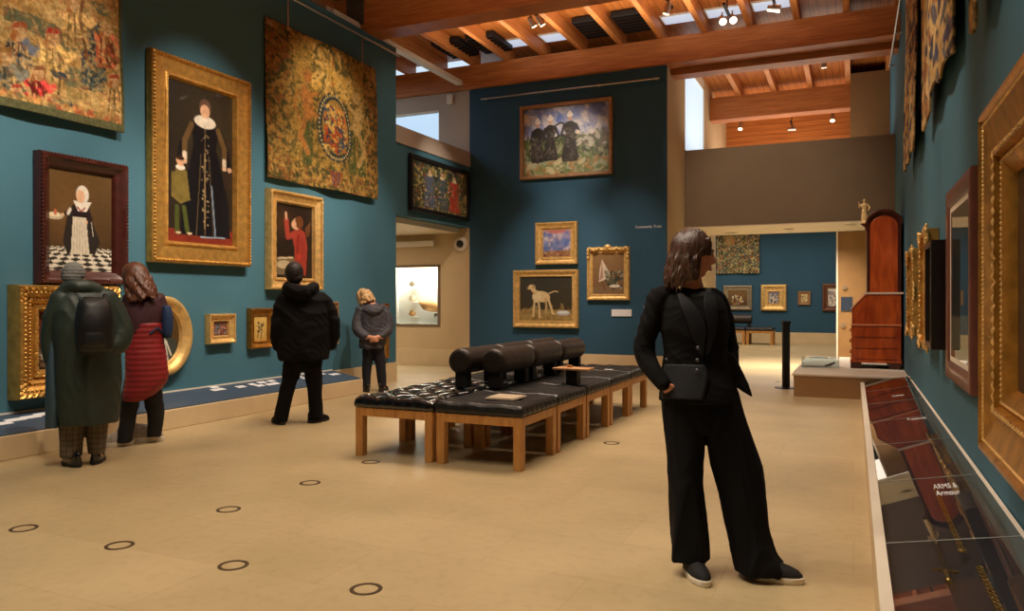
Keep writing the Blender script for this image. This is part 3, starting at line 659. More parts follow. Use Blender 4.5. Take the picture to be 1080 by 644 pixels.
def A_gold_left():
    A = Art(60, 110, (96, 40, 26), 6); A.vgrad((110, 48, 28), (46, 30, 20)); A.el(.6, .45, .25, .25, (216, 84, 50), .4); A.el(.55, .2, .14, .1, (222, 176, 140)); A.el(.3, .75, .4, .15, (198, 184, 160), .5); A.dabs(60, (0, .5, 1, 1), .04, [(180, 160, 130), (120, 60, 40), (60, 40, 26)])
    return A.grain(.2)
def A_oval():
    A = Art(80, 110, (92, 66, 30), 7); A.vgrad((98, 72, 34), (52, 36, 20)); A.po([(.3, .5), (.62, .42), (.9, .6), (.9, 1), (.3, 1)], (60, 66, 58)); A.po([(.5, .55), (.6, .55), (.7, 1), (.5, 1)], (196, 190, 176)); A.el(.55, .36, .13, .11, (214, 168, 130)); A.el(.55, .28, .14, .07, (50, 34, 22)); A.ln([(.62, .6), (.75, .85)], .02, (206, 200, 186))
    return A.grain(.2)
def A_small(seed, bgc, figs, n=60, size=.05, box=(.1, .2, .9, .95), asp=1.):
    A = Art(int(60 * asp), 60, bgc, seed); A.vgrad(tuple(min(255, x + 25) for x in bgc), bgc); A.dabs(n, box, size, figs, .85, 1.8); return A.grain(.2, 20, seed)
def A_yellow():
    A = Art(50, 80, (206, 168, 84), 8); A.vgrad((214, 178, 96), (186, 146, 70))
    for (x, y, r) in ((.45, .45, .14), (.62, .4, .12), (.5, .6, .1), (.35, .62, .08), (.6, .7, .09), (.4, .32, .08)): A.el(x, y, r, r * .7, (66, 52, 38), .4)
    A.ln([(.45, .5), (.3, .85)], .02, (60, 46, 34)); A.ln([(.6, .5), (.55, .9)], .02, (60, 46, 34)); A.dabs(30, (.25, .25, .75, .75), .03, [(220, 190, 120), (90, 70, 50), (160, 120, 60)]); return A.grain(.15)
def A_three():
    A = Art(170, 130, (120, 140, 190), 9); A.vgrad((70, 96, 168), (170, 180, 200), 0, .45)
    A.dabs(110, (.0, .0, 1, .42), .06, [(206, 204, 206), (150, 160, 190), (92, 118, 186), (226, 220, 212), (110, 130, 190)], .6, 2.6)
    m = (A.Y > .45 + .015 * np.sin(A.X * 9)).astype(float); A.mix(m, (74, 86, 50))
    A.dabs(500, (0, .45, 1, 1), .022, [(60, 74, 40), (96, 116, 60), (40, 46, 34), (120, 124, 84), (150, 150, 120), (70, 60, 50)], .8, 2.4)
    A.dabs(260, (0, .8, 1, 1), .03, [(150, 160, 130), (120, 130, 80), (90, 110, 60), (190, 180, 140), (160, 120, 70)], .8, 2)
    A.dabs(60, (.55, .42, 1, .6), .03, [(190, 186, 170), (110, 96, 84), (80, 90, 60)], .8, 2)
    for cx, tp, bt, w in ((.17, .18, .8, .17), (.32, .15, .79, .18), (.55, .12, .82, .20)):
        A.po([(cx - w * .2, tp + .24), (cx + w * .2, tp + .24), (cx + w * .5, bt - .05), (cx + w * .4, bt), (cx - w * .42, bt), (cx - w * .5, bt - .06)], (44, 38, 34)); A.el(cx, tp + .2, w * .42, .1, (40, 34, 30), .15)
        A.ln([(cx - w * .35, tp + .16), (cx - w * .5, tp + .3), (cx - w * .1, tp + .34)], .022, (44, 38, 34)); A.ln([(cx + w * .35, tp + .16), (cx + w * .55, tp + .28), (cx + w * .2, tp + .34)], .022, (44, 38, 34))
        A.dabs(50, (cx - w * .35, tp + .2, cx + w * .35, bt), .014, [(70, 62, 54), (30, 26, 24), (90, 84, 74)], .7, 3); A.el(cx, tp + .055, .028, .045, (206, 160, 130)); A.el(cx, tp + .02, .038, .036, (232, 228, 220)); A.po([(cx - .03, tp - .01), (cx + .0, tp - .05), (cx + .03, tp)], (236, 232, 224))
    A.ln([(.36, .29), (.44, .24), (.48, .26)], .016, (50, 44, 40)); A.el(.64, .4, .03, .03, (214, 200, 180)); return A.grain(.2, 50)
def A_beach():
    A = Art(70, 64, (120, 130, 180), 10); A.vgrad((186, 140, 150), (100, 110, 160), 0, .7); A.dabs(90, (0, .1, 1, .75), .07, [(90, 110, 170), (150, 140, 180), (206, 190, 190), (110, 130, 180)], .6, 2.5); A.el(.5, .02, .42, .16, (190, 116, 110), .3); A.po([(0, .8), (1, .74), (1, 1), (0, 1)], (150, 110, 76)); A.dabs(40, (0, .76, 1, 1), .035, [(90, 60, 50), (190, 160, 120), (150, 80, 60)]); return A.grain(.15)
def A_dog():
    A = Art(120, 96, (58, 54, 44), 11); A.vgrad((56, 54, 46), (64, 54, 36)); A.po([(0, .74), (1, .74), (1, 1), (0, 1)], (150, 124, 72)); A.dabs(60, (0, .74, 1, 1), .04, [(166, 140, 86), (120, 98, 56)], .5, 4)
    d = (216, 190, 140); A.el(.42, .45, .17, .13, d, .1, .12); A.el(.33, .45, .09, .14, (226, 204, 160), .1); A.ln([(.3, .36), (.25, .27)], .06, d); A.el(.235, .235, .07, .06, d); A.el(.185, .26, .05, .035, (206, 176, 126)); A.el(.265, .225, .025, .05, (176, 138, 90)); A.el(.155, .262, .012, .014, (50, 36, 28))
    for pts in ([(.29, .52), (.27, .72), (.265, .88)], [(.36, .54), (.38, .72), (.38, .9)]): A.ln(pts, .026, d)
    A.ln([(.54, .46), (.58, .62), (.6, .68), (.63, .82)], .032, d); A.ln([(.5, .5), (.51, .66), (.5, .8)], .028, (190, 160, 112)); A.ln([(.56, .38), (.66, .33), (.73, .34)], .014, d); A.el(.26, .89, .03, .018, d); A.el(.39, .91, .03, .018, d); A.el(.66, .83, .03, .016, d)
    A.el(.83, .82, .13, .055, (176, 180, 180), .1); A.el(.83, .795, .12, .035, (214, 218, 220), .1); A.ln([(.22, .33), (.28, .38)], .012, (150, 60, 40)); return A.grain(.12, 40)
def A_still():
    A = Art(80, 100, (132, 100, 66), 12); A.vgrad((140, 108, 72), (110, 80, 52)); A.po([(0, .82), (1, .8), (1, 1), (0, 1)], (124, 98, 70)); A.po([(.3, .15), (.55, .5), (.5, .62), (.2, .7), (.22, .4)], (206, 190, 168)); A.po([(.3, .2), (.34, .6), (.22, .66)], (168, 130, 112))
    A.dabs(90, (.42, .45, .95, .85), .035, [(56, 54, 44), (90, 88, 70), (40, 36, 30), (150, 146, 124), (76, 84, 64)]); A.el(.78, .62, .1, .07, (60, 56, 46)); A.el(.7, .8, .18, .04, (214, 204, 186)); A.ln([(.3, .7), (.4, .9)], .012, (90, 60, 44)); return A.grain(.15)
def A_flowers(seed):
    A = Art(90, 64, (110, 80, 44), seed); A.vgrad((122, 90, 50), (80, 54, 30)); A.dabs(90, (.2, .35, .8, .9), .05, [(220, 200, 150), (60, 44, 30), (196, 150, 60), (230, 226, 206), (70, 74, 40), (150, 60, 40)]); return A.grain(.15)

# ---------- left wall
TLEFT = []
picture('tall gilt-framed full-length portrait of a lady in black with a child', place('L', (157, 50, 262, 276)), [(0, 0, 0, 1), (0, -.08, 0, 1), (.015, -.10, 0, 1), (.035, -.105, 0, 1), (.045, -.085, 0, 1), (.05, -.085, 0, 1), (.055, -.075, 0, 1), (.20, -.06, 0, 1), (.205, -.07, 0, 1), (.235, -.07, .008, .03), (.25, -.05, 0, 1), (.26, -.022, 0, 1)],
        GOLD, A_portrait(), .26, [( .03, -.108, .016, .042, .8, GOLD2), (.225, -.078, .009, .03, .7, GOLD2)])
picture('dark red-brown framed painting of a child in a white cap on a checkered floor', place('L', (38, 158, 131, 299)), [(0, 0, 0, 1), (0, -.10, 0, 1), (.02, -.12, .008, .03), (.05, -.12, 0, 1), (.07, -.09, 0, 1), (.11, -.07, 0, 1), (.125, -.055, .003, .02), (.14, -.022, 0, 1)], MAHOG, A_girl(), .14,
        [(.015, -.12, .012, .035, .8, mat('bronze_ripple', (120, 70, 52), .35, .4))])
picture('gilt-framed painting of a figure in red with a raised hand', place('L', (282, 198, 338, 305)), prof_gilt(.17, .10, .014, .05), GOLD2, A_red(), .17, [(.025, -.105, .013, .034, .7, GOLD2), (.14, -.065, .008, .022, .8, GOLD2)])
picture('deeply carved gilt frame behind the person in the green coat', place('L', (11, 300, 120, 422)), prof_gilt(.26, .15, .02, .06), GOLD, A_gold_left(), .26, [(.035, -.155, .015, .034, .8, GOLD2), (.075, -.15, .018, .042, .7, GOLD2), (.14, -.115, .014, .032, .8, GOLD), (.225, -.095, .011, .026, .8, GOLD2)])
ov = place('L', (141, 312, 201, 400)); picture('oval gilt-framed portrait behind the woman in the red skirt', ov, [(0, 0, 0, 1), (0, -.08, 0, 1), (.02, -.10, 0, 1), (.05, -.10, .006, 1), (.08, -.075, 0, 1), (.12, -.05, 0, 1), (.13, -.06, 0, 1), (.15, -.022, 0, 1)], GOLD2, A_oval(), .15, oval=True)
picture('small square gilt-framed picture right of the oval portrait', place('L', (219, 331, 247, 363)), prof_gilt(.10, .08, .008, .03), GOLD2, A_small(21, (110, 66, 44), [(200, 150, 110), (60, 40, 40), (150, 60, 50), (90, 110, 120)]), .10)
picture('small dark-gold framed yellow picture left of the man in black', place('L', (263, 325, 288, 368)), prof_gilt(.10, .07, .008, .03), GOLD3, A_yellow(), .10)
picture('narrow brown-framed picture right of the man in black', place('L', (330, 318, 357, 365)), prof_plain(.08, .06), OAKF, A_small(22, (100, 90, 76), [(150, 140, 120), (60, 54, 50), (120, 100, 80)]), .08)
picture('slim gold-framed panel behind the woman in the grey coat', place('L', (398, 320, 410.5, 379)), prof_plain(.05, .05), GOLD3, A_small(23, (150, 110, 50), [(180, 140, 70), (120, 84, 40)]), .05)
# lintel picture
A = Art(150, 84, (70, 78, 52), 24); A.vgrad((60, 74, 60), (96, 84, 46)); A.dabs(700, (0, 0, 1, 1), .03, [(150, 130, 70), (60, 70, 44), (180, 160, 100), (50, 60, 70), (120, 60, 44), (90, 100, 60), (40, 44, 36)], .8, 1.5)
A.ln([(0, .42), (1, .36)], .05, (90, 96, 60), .5)
for cx, c in ((.3, (84, 92, 110)), (.75, (168, 60, 44)), (.52, (70, 84, 90))): lady(A, cx, .12, .95, .16, c, (210, 190, 150))
A.dabs(250, (0, .55, 1, 1), .018, [(200, 170, 110), (50, 60, 40), (150, 110, 60)], .8); A.dabs(500, (0, .1, 1, 1), .010, [(150, 130, 76), (90, 96, 70), (120, 90, 60), (170, 150, 100)], .55, 2); A.grain(.3)
picture('dark-framed tapestry panel of figures above the doorway', place('L', (433, 161, 495, 221)), [(0, 0, 0, 1), (0, -.05, 0, 1), (.01, -.06, 0, 1), (.07, -.06, 0, 1), (.08, -.022, 0, 1)], EBON, A, .08)
# ---------- end wall
picture('large thin wood-framed painting of three women in black under a blue sky', place('E', (549, 113, 646, 190)), [(0, 0, 0, 1), (0, -.09, 0, 1), (.01, -.10, 0, 1), (.055, -.095, 0, 1), (.07, -.07, 0, 1), (.07, -.022, 0, 1)], OAKF, A_three(), .07)
picture('small gilt-framed seascape with pink clouds, above the dog painting', place('E', (565, 235, 609, 279)), prof_gilt(.13, .08, .006, .03), GOLD2, A_beach(), .13, inner=(.02, GOLD2))
picture('gilt-framed painting of a pale dog beside a bowl', place('E', (541.5, 285, 610, 345)), prof_plain(.14, .09), GOLD2, A_dog(), .14)
picture('gilt frame with carved swag around a brown still life of game', place('E', (619, 261, 664, 316.5)), prof_plain(.12, .07), GOLD2, A_still(), .12, crest=True)
a = on_y(645, 326, 13.98); b = on_y(666, 333.5, 13.98)
tag(MB().box(a[0], b[0], 13.98, 13.998, b[2], a[2]).build('wall_label', M_CARD), 'white wall label under the still life with the carved swag', 'label card')
a = on_y(679, 324, 13.98)
tag(MB().box(a[0], a[0] + .12, 13.98, 13.998, a[2] - .09, a[2] + .03).build('wall_label', M_CARD), 'white wall label mostly behind the standing woman', 'label card')
# ---------- far room
picture('flower painting in a grey-gold frame on the far wall above the small bench', place('F', (763, 301, 793, 327)), prof_plain(.16, .08), mat('grey_gilt', (150, 134, 108), .5, .4), A_flowers(31), .16)
picture('bright yellow-gold framed small picture on the far wall', place('F', (802.5, 300, 829.5, 327.5)), prof_plain(.24, .1), GOLD2, A_small(32, (96, 92, 110), [(190, 170, 160), (60, 60, 80), (226, 220, 200)]), .24)
picture('tiny square cream-framed picture on the far wall', place('F', (841.5, 307, 855, 321.5)), prof_plain(.10, .06), OAKF, A_small(33, (200, 176, 120), [(90, 80, 60), (226, 210, 160)]), .10)
picture('brown-framed pale picture half hidden behind the ochre partition', place('F', (867.5, 299, 890, 328)), prof_plain(.16, .08), mat('walnut_frame', (104, 62, 40), .4), A_small(34, (206, 196, 180), [(230, 226, 220), (150, 110, 100), (120, 130, 150)]), .12, inner=(.03, M_WHITE))

# ---------- tapestries
def wave(amp, kx, ky, ph=0.): return lambda X, Y: amp * (np.sin(X * kx + ph + 1.3 * np.sin(Y * ky)) + .5 * np.sin(X * kx * 2.3 + ph * 2) * (.4 + Y) + .5 * np.sin(Y * ky + ph)) - amp * .8
def A_hunt():
    A = Art(330, 240, (196, 158, 92), 41); A.vgrad((176, 142, 82), (192, 156, 96))
    A.dabs(2600, (0, 0, 1, 1), .016, [(196, 160, 98), (170, 134, 76), (208, 176, 116), (150, 114, 62), (184, 134, 76), (138, 122, 74)], .55, 3)
    def F(u, v): q = on_x(u, v, -7.15); return ((q[1] - 2.45) / 3.3, (5.5 - q[2]) / 2.34)
    def fl(pts, c, a=1.): A.po([F(*p_) for p_ in pts], c, a)
    def li(pts, w_, c): A.ln([F(*p_) for p_ in pts], w_, c)
    def eo(u, v, r, c, k=1.): q = F(u, v); A.el(q[0], q[1], r / A.asp, r * k, c)
    for pts in ([(0, 6), (30, 16), (58, 28), (80, 52), (70, 60), (40, 40), (0, 20)], [(60, 66), (84, 74), (90, 96), (70, 92), (50, 80)], [(20, 95), (60, 104), (90, 118), (60, 116), (24, 106)], [(96, 0), (104, 14), (118, 20), (110, 4)]): fl(pts, (92, 98, 74), .9)
    fl([(84, 30), (92, 20), (104, 22), (110, 34), (108, 58), (104, 66), (108, 84), (98, 98), (88, 94), (92, 66), (86, 50)], (58, 68, 70))
    q0, q1 = F(84, 22), F(110, 98); A.dabs(520, (q0[0], q0[1], q1[0], q1[1]), .007, [(50, 58, 62), (104, 108, 94), (66, 78, 80), (150, 138, 96)], .9)
    def person_(u, v, robe, hat, k=1.):
        fl([(u - 9 * k, v + 7 * k), (u + 9 * k, v + 7 * k), (u + 13 * k, v + 26 * k), (u + 12 * k, v + 48 * k), (u - 12 * k, v + 46 * k), (u - 14 * k, v + 24 * k)], robe)
        a_, b_ = F(u - 13 * k, v + 8 * k), F(u + 13 * k, v + 46 * k); dk = tuple(int(x * .6) for x in robe); lt = tuple(min(255, int(x * 1.3) + 12) for x in robe)
        A.dabs(70, (a_[0], a_[1], b_[0], b_[1]), .009, [dk, lt, robe, (206, 170, 110)], .8, 3)
        for dx in (-6, 0, 6): li([(u + dx * k, v + 12 * k), (u + dx * 1.5 * k, v + 44 * k)], .004, dk)
        eo(u, v, .034 * k, (206, 166, 116), 1.2); li([(u - 4 * k, v), (u - 6 * k, v + 7 * k)], .014 * k, (168, 104, 54)); A.dabs(12, (F(u - 4, v)[0], F(u, v - 6)[1], F(u + 5, v)[0], F(u, v + 5)[1]), .008, [(176, 124, 76), (216, 180, 130)], .6, 1.5)
        fl([(u - 8 * k, v - 4 * k), (u - 5 * k, v - 10 * k), (u + 6 * k, v - 10 * k), (u + 10 * k, v - 4 * k)], hat)
        li([(u + 8 * k, v + 12 * k), (u + 16 * k, v + 22 * k), (u + 22 * k, v + 18 * k)], .02 * k, lt)
    person_(16, 34, (78, 84, 96), (168, 84, 54)); person_(52, 40, (190, 152, 88), (166, 52, 44)); person_(36, 78, (164, 52, 48), (120, 80, 50), .8); person_(112, 30, (174, 92, 62), (186, 150, 90), .9); person_(118, 86, (176, 140, 86), (164, 80, 56), .7); person_(2, 60, (96, 96, 84), (150, 110, 60)); person_(78, 4, (184, 148, 90), (160, 120, 70)); person_(14, 96, (186, 150, 96), (160, 70, 50), .7)
    li([(88, 0), (84, 20), (90, 60)], .010, (120, 80, 50)); li([(60, 84), (58, 100)], .007, (96, 74, 46)); fl([(48, 74), (66, 78), (70, 86), (54, 82)], (60, 66, 74)); fl([(70, 104), (76, 116), (82, 122), (74, 118)], (66, 70, 90))
    q0, q1 = F(0, 100), F(128, 140); A.dabs(260, (q0[0], q0[1], q1[0], .975), .012, [(200, 166, 104), (176, 92, 62), (150, 118, 66), (104, 104, 72), (206, 150, 86)], .8, 2.4)
    A.dabs(900, (.3, .35, 1, 1), .006, [(196, 160, 98), (150, 116, 66), (206, 176, 118), (110, 96, 60), (160, 100, 62)], .45, 4)
    A.mix((A.Y > .965) + (A.X > .988) * 1., (92, 92, 62)); return A.grain(.5, 130, 9)
def hang(name, lab, loc, rz, w, h, A, amp=.025, thick=.02, grp=None, mask=None, ph=0.):
    t = thing(name, lab, 'tapestry', loc, rz, grp)
    A.sheet('woven_field', TAPM, t, w, h, y=-.05, wave=wave(amp, 7, 5, ph), thick=thick, mask=mask)
    MB().box(-w / 2 + .03, w / 2 - .03, -.03, 0, h / 2 - .09, h / 2 - .03).build('hanging_batten', OAKF, t)
    MB().box(-w / 2 + .1, w / 2 - .1, -.022, 0, -h / 2 + (.45 if mask else .1), h / 2 - .1).build('lining', EBON, t)
    return t
zl = 3.16; hang('wall_tapestry', 'figure-crowded tapestry at the top left corner of the left wall', (-7.195, 4.1, 4.33), PI / 2, 3.3, 2.34, A_hunt(), .02)
def A_arms():
    A = Art(230, 220, (150, 116, 52), 42); A.vgrad((140, 106, 48), (156, 122, 58)); g = [(160, 124, 58), (120, 94, 44), (172, 138, 70), (98, 86, 44), (142, 104, 48)]
    A.dabs(2200, (0, 0, 1, 1), .013, g + [(66, 66, 38), (56, 60, 36)], .75, 2)
    bd = (A.X < .17) | (A.X > .87) | (A.Y > .86) ; A.mix(bd * .45, (86, 76, 40)); A.dabs(420, (0, 0, .16, 1), .014, [(150, 114, 56), (72, 68, 38), (126, 84, 44)], .9, 1.6); A.dabs(420, (.88, 0, 1, 1), .014, [(154, 116, 56), (72, 68, 38), (130, 86, 44)], .9, 1.6); A.dabs(420, (0, .87, 1, 1), .014, [(160, 124, 62), (74, 70, 38), (126, 84, 44)], .9, 1.6)
    for x0 in (.28, .68, .78): A.po([(x0, .52), (x0 + .08, .5), (x0 + .08, .86), (x0, .86)], (62, 74, 40), .8)
    for pts in ([(.2, .02), (.36, .02), (.36, .3), (.2, .34)], [(.7, .04), (.86, .02), (.86, .3), (.7, .3)]): A.po(pts, (176, 136, 62), .45)
    # garter ring with shield
    A.el(.555, .56, .175, .25, (52, 58, 54), .04); A.el(.555, .56, .128, .195, (150, 116, 56), .04)
    for k in range(46):
        a_ = 2 * PI * k / 46; A.el(.555 + .151 * math.cos(a_), .56 + .222 * math.sin(a_), .0085, .011, (176, 160, 110), .4)
    qx = [(.555, .47, 0), (.555, .64, 1)]
    A.po([(.45, .42), (.555, .42), (.555, .56), (.44, .56)], (70, 78, 86)); A.po([(.555, .42), (.66, .42), (.67, .56), (.555, .56)], (180, 110, 50)); A.po([(.44, .56), (.555, .56), (.555, .75), (.47, .68)], (160, 60, 36)); A.po([(.555, .56), (.67, .56), (.64, .68), (.555, .75)], (66, 76, 84))
    A.dabs(160, (.45, .42, .66, .72), .011, [(196, 150, 70), (60, 64, 70), (170, 80, 40), (206, 170, 90)], .9, 1.6)
    # supporters, crown and helm
    for sx, c in ((-1, (160, 104, 50)), (1, (172, 140, 82))):
        x = .555 + sx * .25
        A.el(x, .45, .055, .13, c, .2, sx * .25); A.el(x + sx * -.01, .28, .05, .05, c); A.ln([(x, .42), (x - sx * .09, .36)], .018, c); A.ln([(x, .5), (x - sx * .08, .52)], .018, c); A.ln([(x + sx * .01, .55), (x + sx * .05, .68), (x - sx * .02, .78)], .026, c); A.ln([(x + sx * .05, .6), (x + sx * .11, .5), (x + sx * .09, .4)], .010, c)
    A.el(.555, .27, .055, .05, (170, 96, 48)); A.po([(.49, .24), (.62, .24), (.64, .15), (.59, .2), (.555, .13), (.52, .2), (.47, .15)], (206, 160, 70)); A.el(.555, .10, .05, .05, (184, 120, 56)); A.dabs(200, (.36, .05, .74, .34), .015, [(190, 146, 66), (84, 80, 44), (206, 166, 90)], .8, 2.4)
    A.po([(.5, .87), (.6, .87), (.58, .96), (.55, .985), (.52, .96)], (120, 60, 40)); A.ln([(.53, .88), (.53, .96)], .006, (60, 70, 90)); A.ln([(.57, .88), (.57, .96)], .006, (60, 70, 90))
    A.dabs(900, (0, 0, 1, 1), .007, [(150, 116, 58), (104, 88, 46), (170, 136, 74), (84, 80, 46)], .5, 2.5)
    return A.grain(.5, 110, 4)
hang('wall_tapestry', 'golden tapestry with a royal coat of arms, hung from the rail on the left wall', (-7.19, 9.24, 4.09), PI / 2, 2.56, 2.14, A_arms(), .028, grp=None, ph=1.)
for yy in (8.35, 10.1):
    tag(MB().tube([(-7.12, yy, 5.55), (-7.12, yy, 5.10)], .009, 8).build('hanging_rod', M_STEEL), ('left' if yy < 9 else 'right') + ' steel rod holding the coat of arms tapestry from the rail', 'hanging rod')
def A_mille(seed, a, b):
    A = Art(a, b, (84, 84, 58), seed); A.dabs(int(a * b * .11), (0, 0, 1, 1), max(.011, 1.3 / b), [(120, 124, 80), (176, 156, 100), (56, 66, 60), (150, 84, 60), (190, 176, 130), (60, 60, 44), (100, 110, 110)], .9, 1.6); return A.grain(.4, 80, seed)
A = A_mille(43, 180, 200); A.el(.3, .3, .13, .2, (186, 150, 96), .5, a=.7); A.el(.4, .36, .06, .1, (190, 120, 60), .5, a=.6)
a0 = on_y(756, 236, 25.85); a1 = on_y(801, 288, 25.85)
hang('wall_tapestry', 'speckled green tapestry hanging on the far room wall', ((a0[0] + a1[0]) / 2, 25.89, (a0[2] + a1[2]) / 2), 0, a1[0] - a0[0], a0[2] - a1[2], A, .02)
def A_frag(seed):
    A = Art(120, 240, (176, 134, 74), seed); A.dabs(2600, (0, 0, 1, 1), .016, [(204, 170, 112), (176, 138, 84), (62, 70, 92), (212, 184, 132), (150, 98, 66), (84, 92, 104), (190, 156, 100), (196, 162, 108), (46, 50, 66)], .85, 3); return A.grain(.45, 90, seed)
def ragged(s1, s2, s3): return lambda X, Y: Y < .975 + .010 * np.sin(X * s1) + .012 * np.sin(X * s2 + 1) - s3 * X
hang('wall_tapestry', 'far woven fragment with a ragged hem on the upper right wall', (.66, 10.15, 4.45), -PI / 2, 1.9, 2.9, A_frag(44), .012, mask=ragged(11, 23, 0), ph=.4)
hang('wall_tapestry', 'middle woven fragment with a slanting hem on the upper right wall', (.66, 7.2, 4.45), -PI / 2, 2.35, 2.95, A_frag(45), .012, mask=ragged(9, 19, .03), ph=2.)
hang('wall_tapestry', 'nearest woven fragment, only its lower corner showing at the top edge', (.66, 4.55, 4.35), -PI / 2, 1.25, 2.9, A_frag(46), .015, mask=ragged(7, 17, .05), ph=3.)

# ---------- right wall pictures
def rpic(lab, y0, y1, z0, z1, prof, fm_, art, fw, **k):
    return picture(lab, ((.695, (y0 + y1) / 2, (z0 + z1) / 2), y1 - y0, z1 - z0, -PI / 2), prof, fm_, art, fw, **k)
A = Art(60, 60, (58, 40, 26), 51); A.vgrad((70, 50, 34), (40, 28, 20)); A.el(.4, .5, .3, .3, (90, 60, 40), .8); A.grain(.2)
bigprof = [(0, 0, 0, 1), (0, -.11, 0, 1), (.01, -.135, 0, 1), (.035, -.14, 0, 1), (.045, -.125, 0, 1), (.055, -.12, .006, .02), (.07, -.12, 0, 1), (.14, -.10, 0, 1), (.19, -.085, 0, 1), (.20, -.095, .012, .05), (.235, -.095, .012, .05), (.245, -.07, 0, 1), (.26, -.075, .007, .02), (.275, -.075, 0, 1), (.31, -.05, 0, 1), (.33, -.022, 0, 1)]
bf = rpic('massive gilt picture frame cut by the right edge of the picture', 2.75, 4.36, .645, 2.28, bigprof, mat('deep_gold', (190, 136, 58), .34, .75, var=.3, scale=10, bump=.2, bscale=80), A, .33)
for t_, y_, wd, am, wl in ((.217, -.094, .034, .016, .052), (.262, -.072, .022, .010, .026), (.060, -.119, .018, .008, .022)):
    frame_mesh(1.61 - 2 * t_ + wd, 1.635 - 2 * t_ + wd, [(0, y_ + .006, 0, 1), (wd * .15, y_, am * .6, wl), (wd * .5, y_ - .003, am, wl), (wd * .85, y_, am * .6, wl), (wd, y_ + .006, 0, 1)], wl / 5).build('carved_border', GOLD2, bf, auto=50)
A = Art(60, 80, (60, 66, 70), 52); A.vgrad((150, 120, 96), (60, 70, 76), 0, .35); A.po([(0, .72), (1, .7), (1, 1), (0, 1)], (176, 160, 130)); A.grain(.15)
rpic('glazed picture in a broad reddish-brown frame beside the massive gilt one', 5.4, 6.75, .79, 2.20, [(0, 0, 0, 1), (0, -.035, 0, 1), (.01, -.045, 0, 1), (.12, -.04, 0, 1), (.13, -.03, 0, 1), (.14, -.022, 0, 1)], mat('rosewood_frame', (112, 62, 46), .4, coat=.3), A, .14, inner=(.03, M_WHITE), glass=True)
A = A_small(53, (60, 54, 44), [(120, 110, 90), (40, 36, 30), (150, 130, 90)], asp=1)
rpic('picture in a deep black box frame on the right wall', 6.95, 7.5, .98, 1.86, [(0, 0, 0, 1), (0, -.12, 0, 1), (.01, -.13, 0, 1), (.05, -.13, 0, 1), (.07, -.05, 0, 1), (.12, -.04, 0, 1), (.13, -.022, 0, 1)], EBON, A, .13, inner=(.02, GOLD3))
def rococo(lab, y0, y1, z0, z1, seed, scale):
    A = A_small(seed, (70, 44, 34), [(120, 60, 60), (190, 150, 120), (50, 36, 30)]); w, h = y1 - y0, z1 - z0
    t = rpic(lab, y0, y1, z0, z1, prof_gilt(.14 * scale, .09, .014, .06), GOLD, A, .14 * scale)
    m = MB(); rnd = random.Random(seed)
    for sx in (-1, 1):
        for sz in (-1, 1):
            for k in range(16): m.ball((sx * (w / 2 + .02 - rnd.random() * .13), -.085 - rnd.random() * .02, sz * (h / 2 - rnd.random() * .15 + .03)), (.012 + rnd.random() * .014, .014, .016 + rnd.random() * .024), 8, 6)
    for sx, sz in ((1, 0), (-1, 0), (0, 1), (0, -1)):
        for k in range(12): m.ball((sx * (w / 2 + .005) + (rnd.random() - .5) * (.03 if sx else .26), -.085, sz * (h / 2 + .005) + (rnd.random() - .5) * (.03 if sz else .26)), (.016, .014, .022), 8, 6)
    for sx in (-1, 1):
        for k in range(22): m.ball((sx * (w / 2 - .03 + .018 * math.sin(k * 1.3)), -.095, -h / 2 + (k + .5) * h / 22), (.014, .012, .02), 6, 4)
    m.build('carved_leaves', GOLD2, t, smooth=True); return t
rococo('gilt leaf-carved frame next to the black box frame on the right wall', 7.75, 8.6, .95, 2.02, 54, 1.)
rococo('farthest gilt leaf-carved frame on the right wall, beside the tall bureau', 9.5, 10.55, .98, 1.95, 55, 1.)

# ================================================================== BENCHES
M_OAK = wood('honey_oak', (204, 148, 82), (176, 118, 58), .42, (3, 3, .5), 9)
M_LEATH = mat('black_leather', (27, 26, 25), .38, var=.25, scale=20, bump=.5, bscale=38, spec=.5)
M_BOLST = mat('bolster_leather', (42, 33, 27), .42, var=.15, scale=10, bump=.1, bscale=60, spec=.5)
S = .81
def cushion_mesh(sx=.392, zb=.43, th=.10, n=56, deep=.013, nb=4):
    mb = MB(); g = np.linspace(-1, 1, n); vs = []
    for j in g:
        for i in g:
            ex = max(abs(i), abs(j)); x = i * sx; y = j * sx
            u_ = (i * .94 + 1) / 2 * nb; v_ = (j * .94 + 1) / 2 * nb
            puff = (abs(math.sin(PI * (u_ + v_) / 1.0)) * abs(math.sin(PI * (u_ - v_) / 1.0))) ** .35
            edge = max(0, 1 - max(0, (ex - .94) / .06) ** 2.2)
            z = zb + th * (.72 + .28 * edge ** .5) - deep * (1 - puff) * min(1, (1 - ex) * 8 + .05) + .004 * math.sin(9 * i + 3 * j)
            vs.append((x, y, z))
    fs = [(j * n + i, j * n + i + 1, (j + 1) * n + i + 1, (j + 1) * n + i) for j in range(n - 1) for i in range(n - 1)]
    mb.add(vs, fs)
    # side skirt, gently wrinkled
    per = [i for i in range(n)] + [j * n + n - 1 for j in range(1, n)] + [(n - 1) * n + i for i in range(n - 2, -1, -1)] + [j * n for j in range(n - 2, 0, -1)]
    rs = [[vs[k] for k in per]]
    for f_, o_ in ((.66, .006), (.4, .010), (.15, .006), (0, -.006)):
        r = []
        for q, k in enumerate(per):
            x, y, z = vs[k]; w_ = 1 + (o_ + .0035 * math.sin(q * .9) + .002 * math.sin(q * 2.3 + f_ * 9)) / sx; r.append((x * w_, y * w_, zb + (z - zb) * f_ if f_ else zb))
        rs.append(r)
    mb.rings(rs, cap=False); mb.f.append(tuple(range(len(mb.v) - len(per), len(mb.v)))); return mb
cush_me = cushion_mesh().mesh('cushion', True); cush_me.materials.append(M_LEATH)
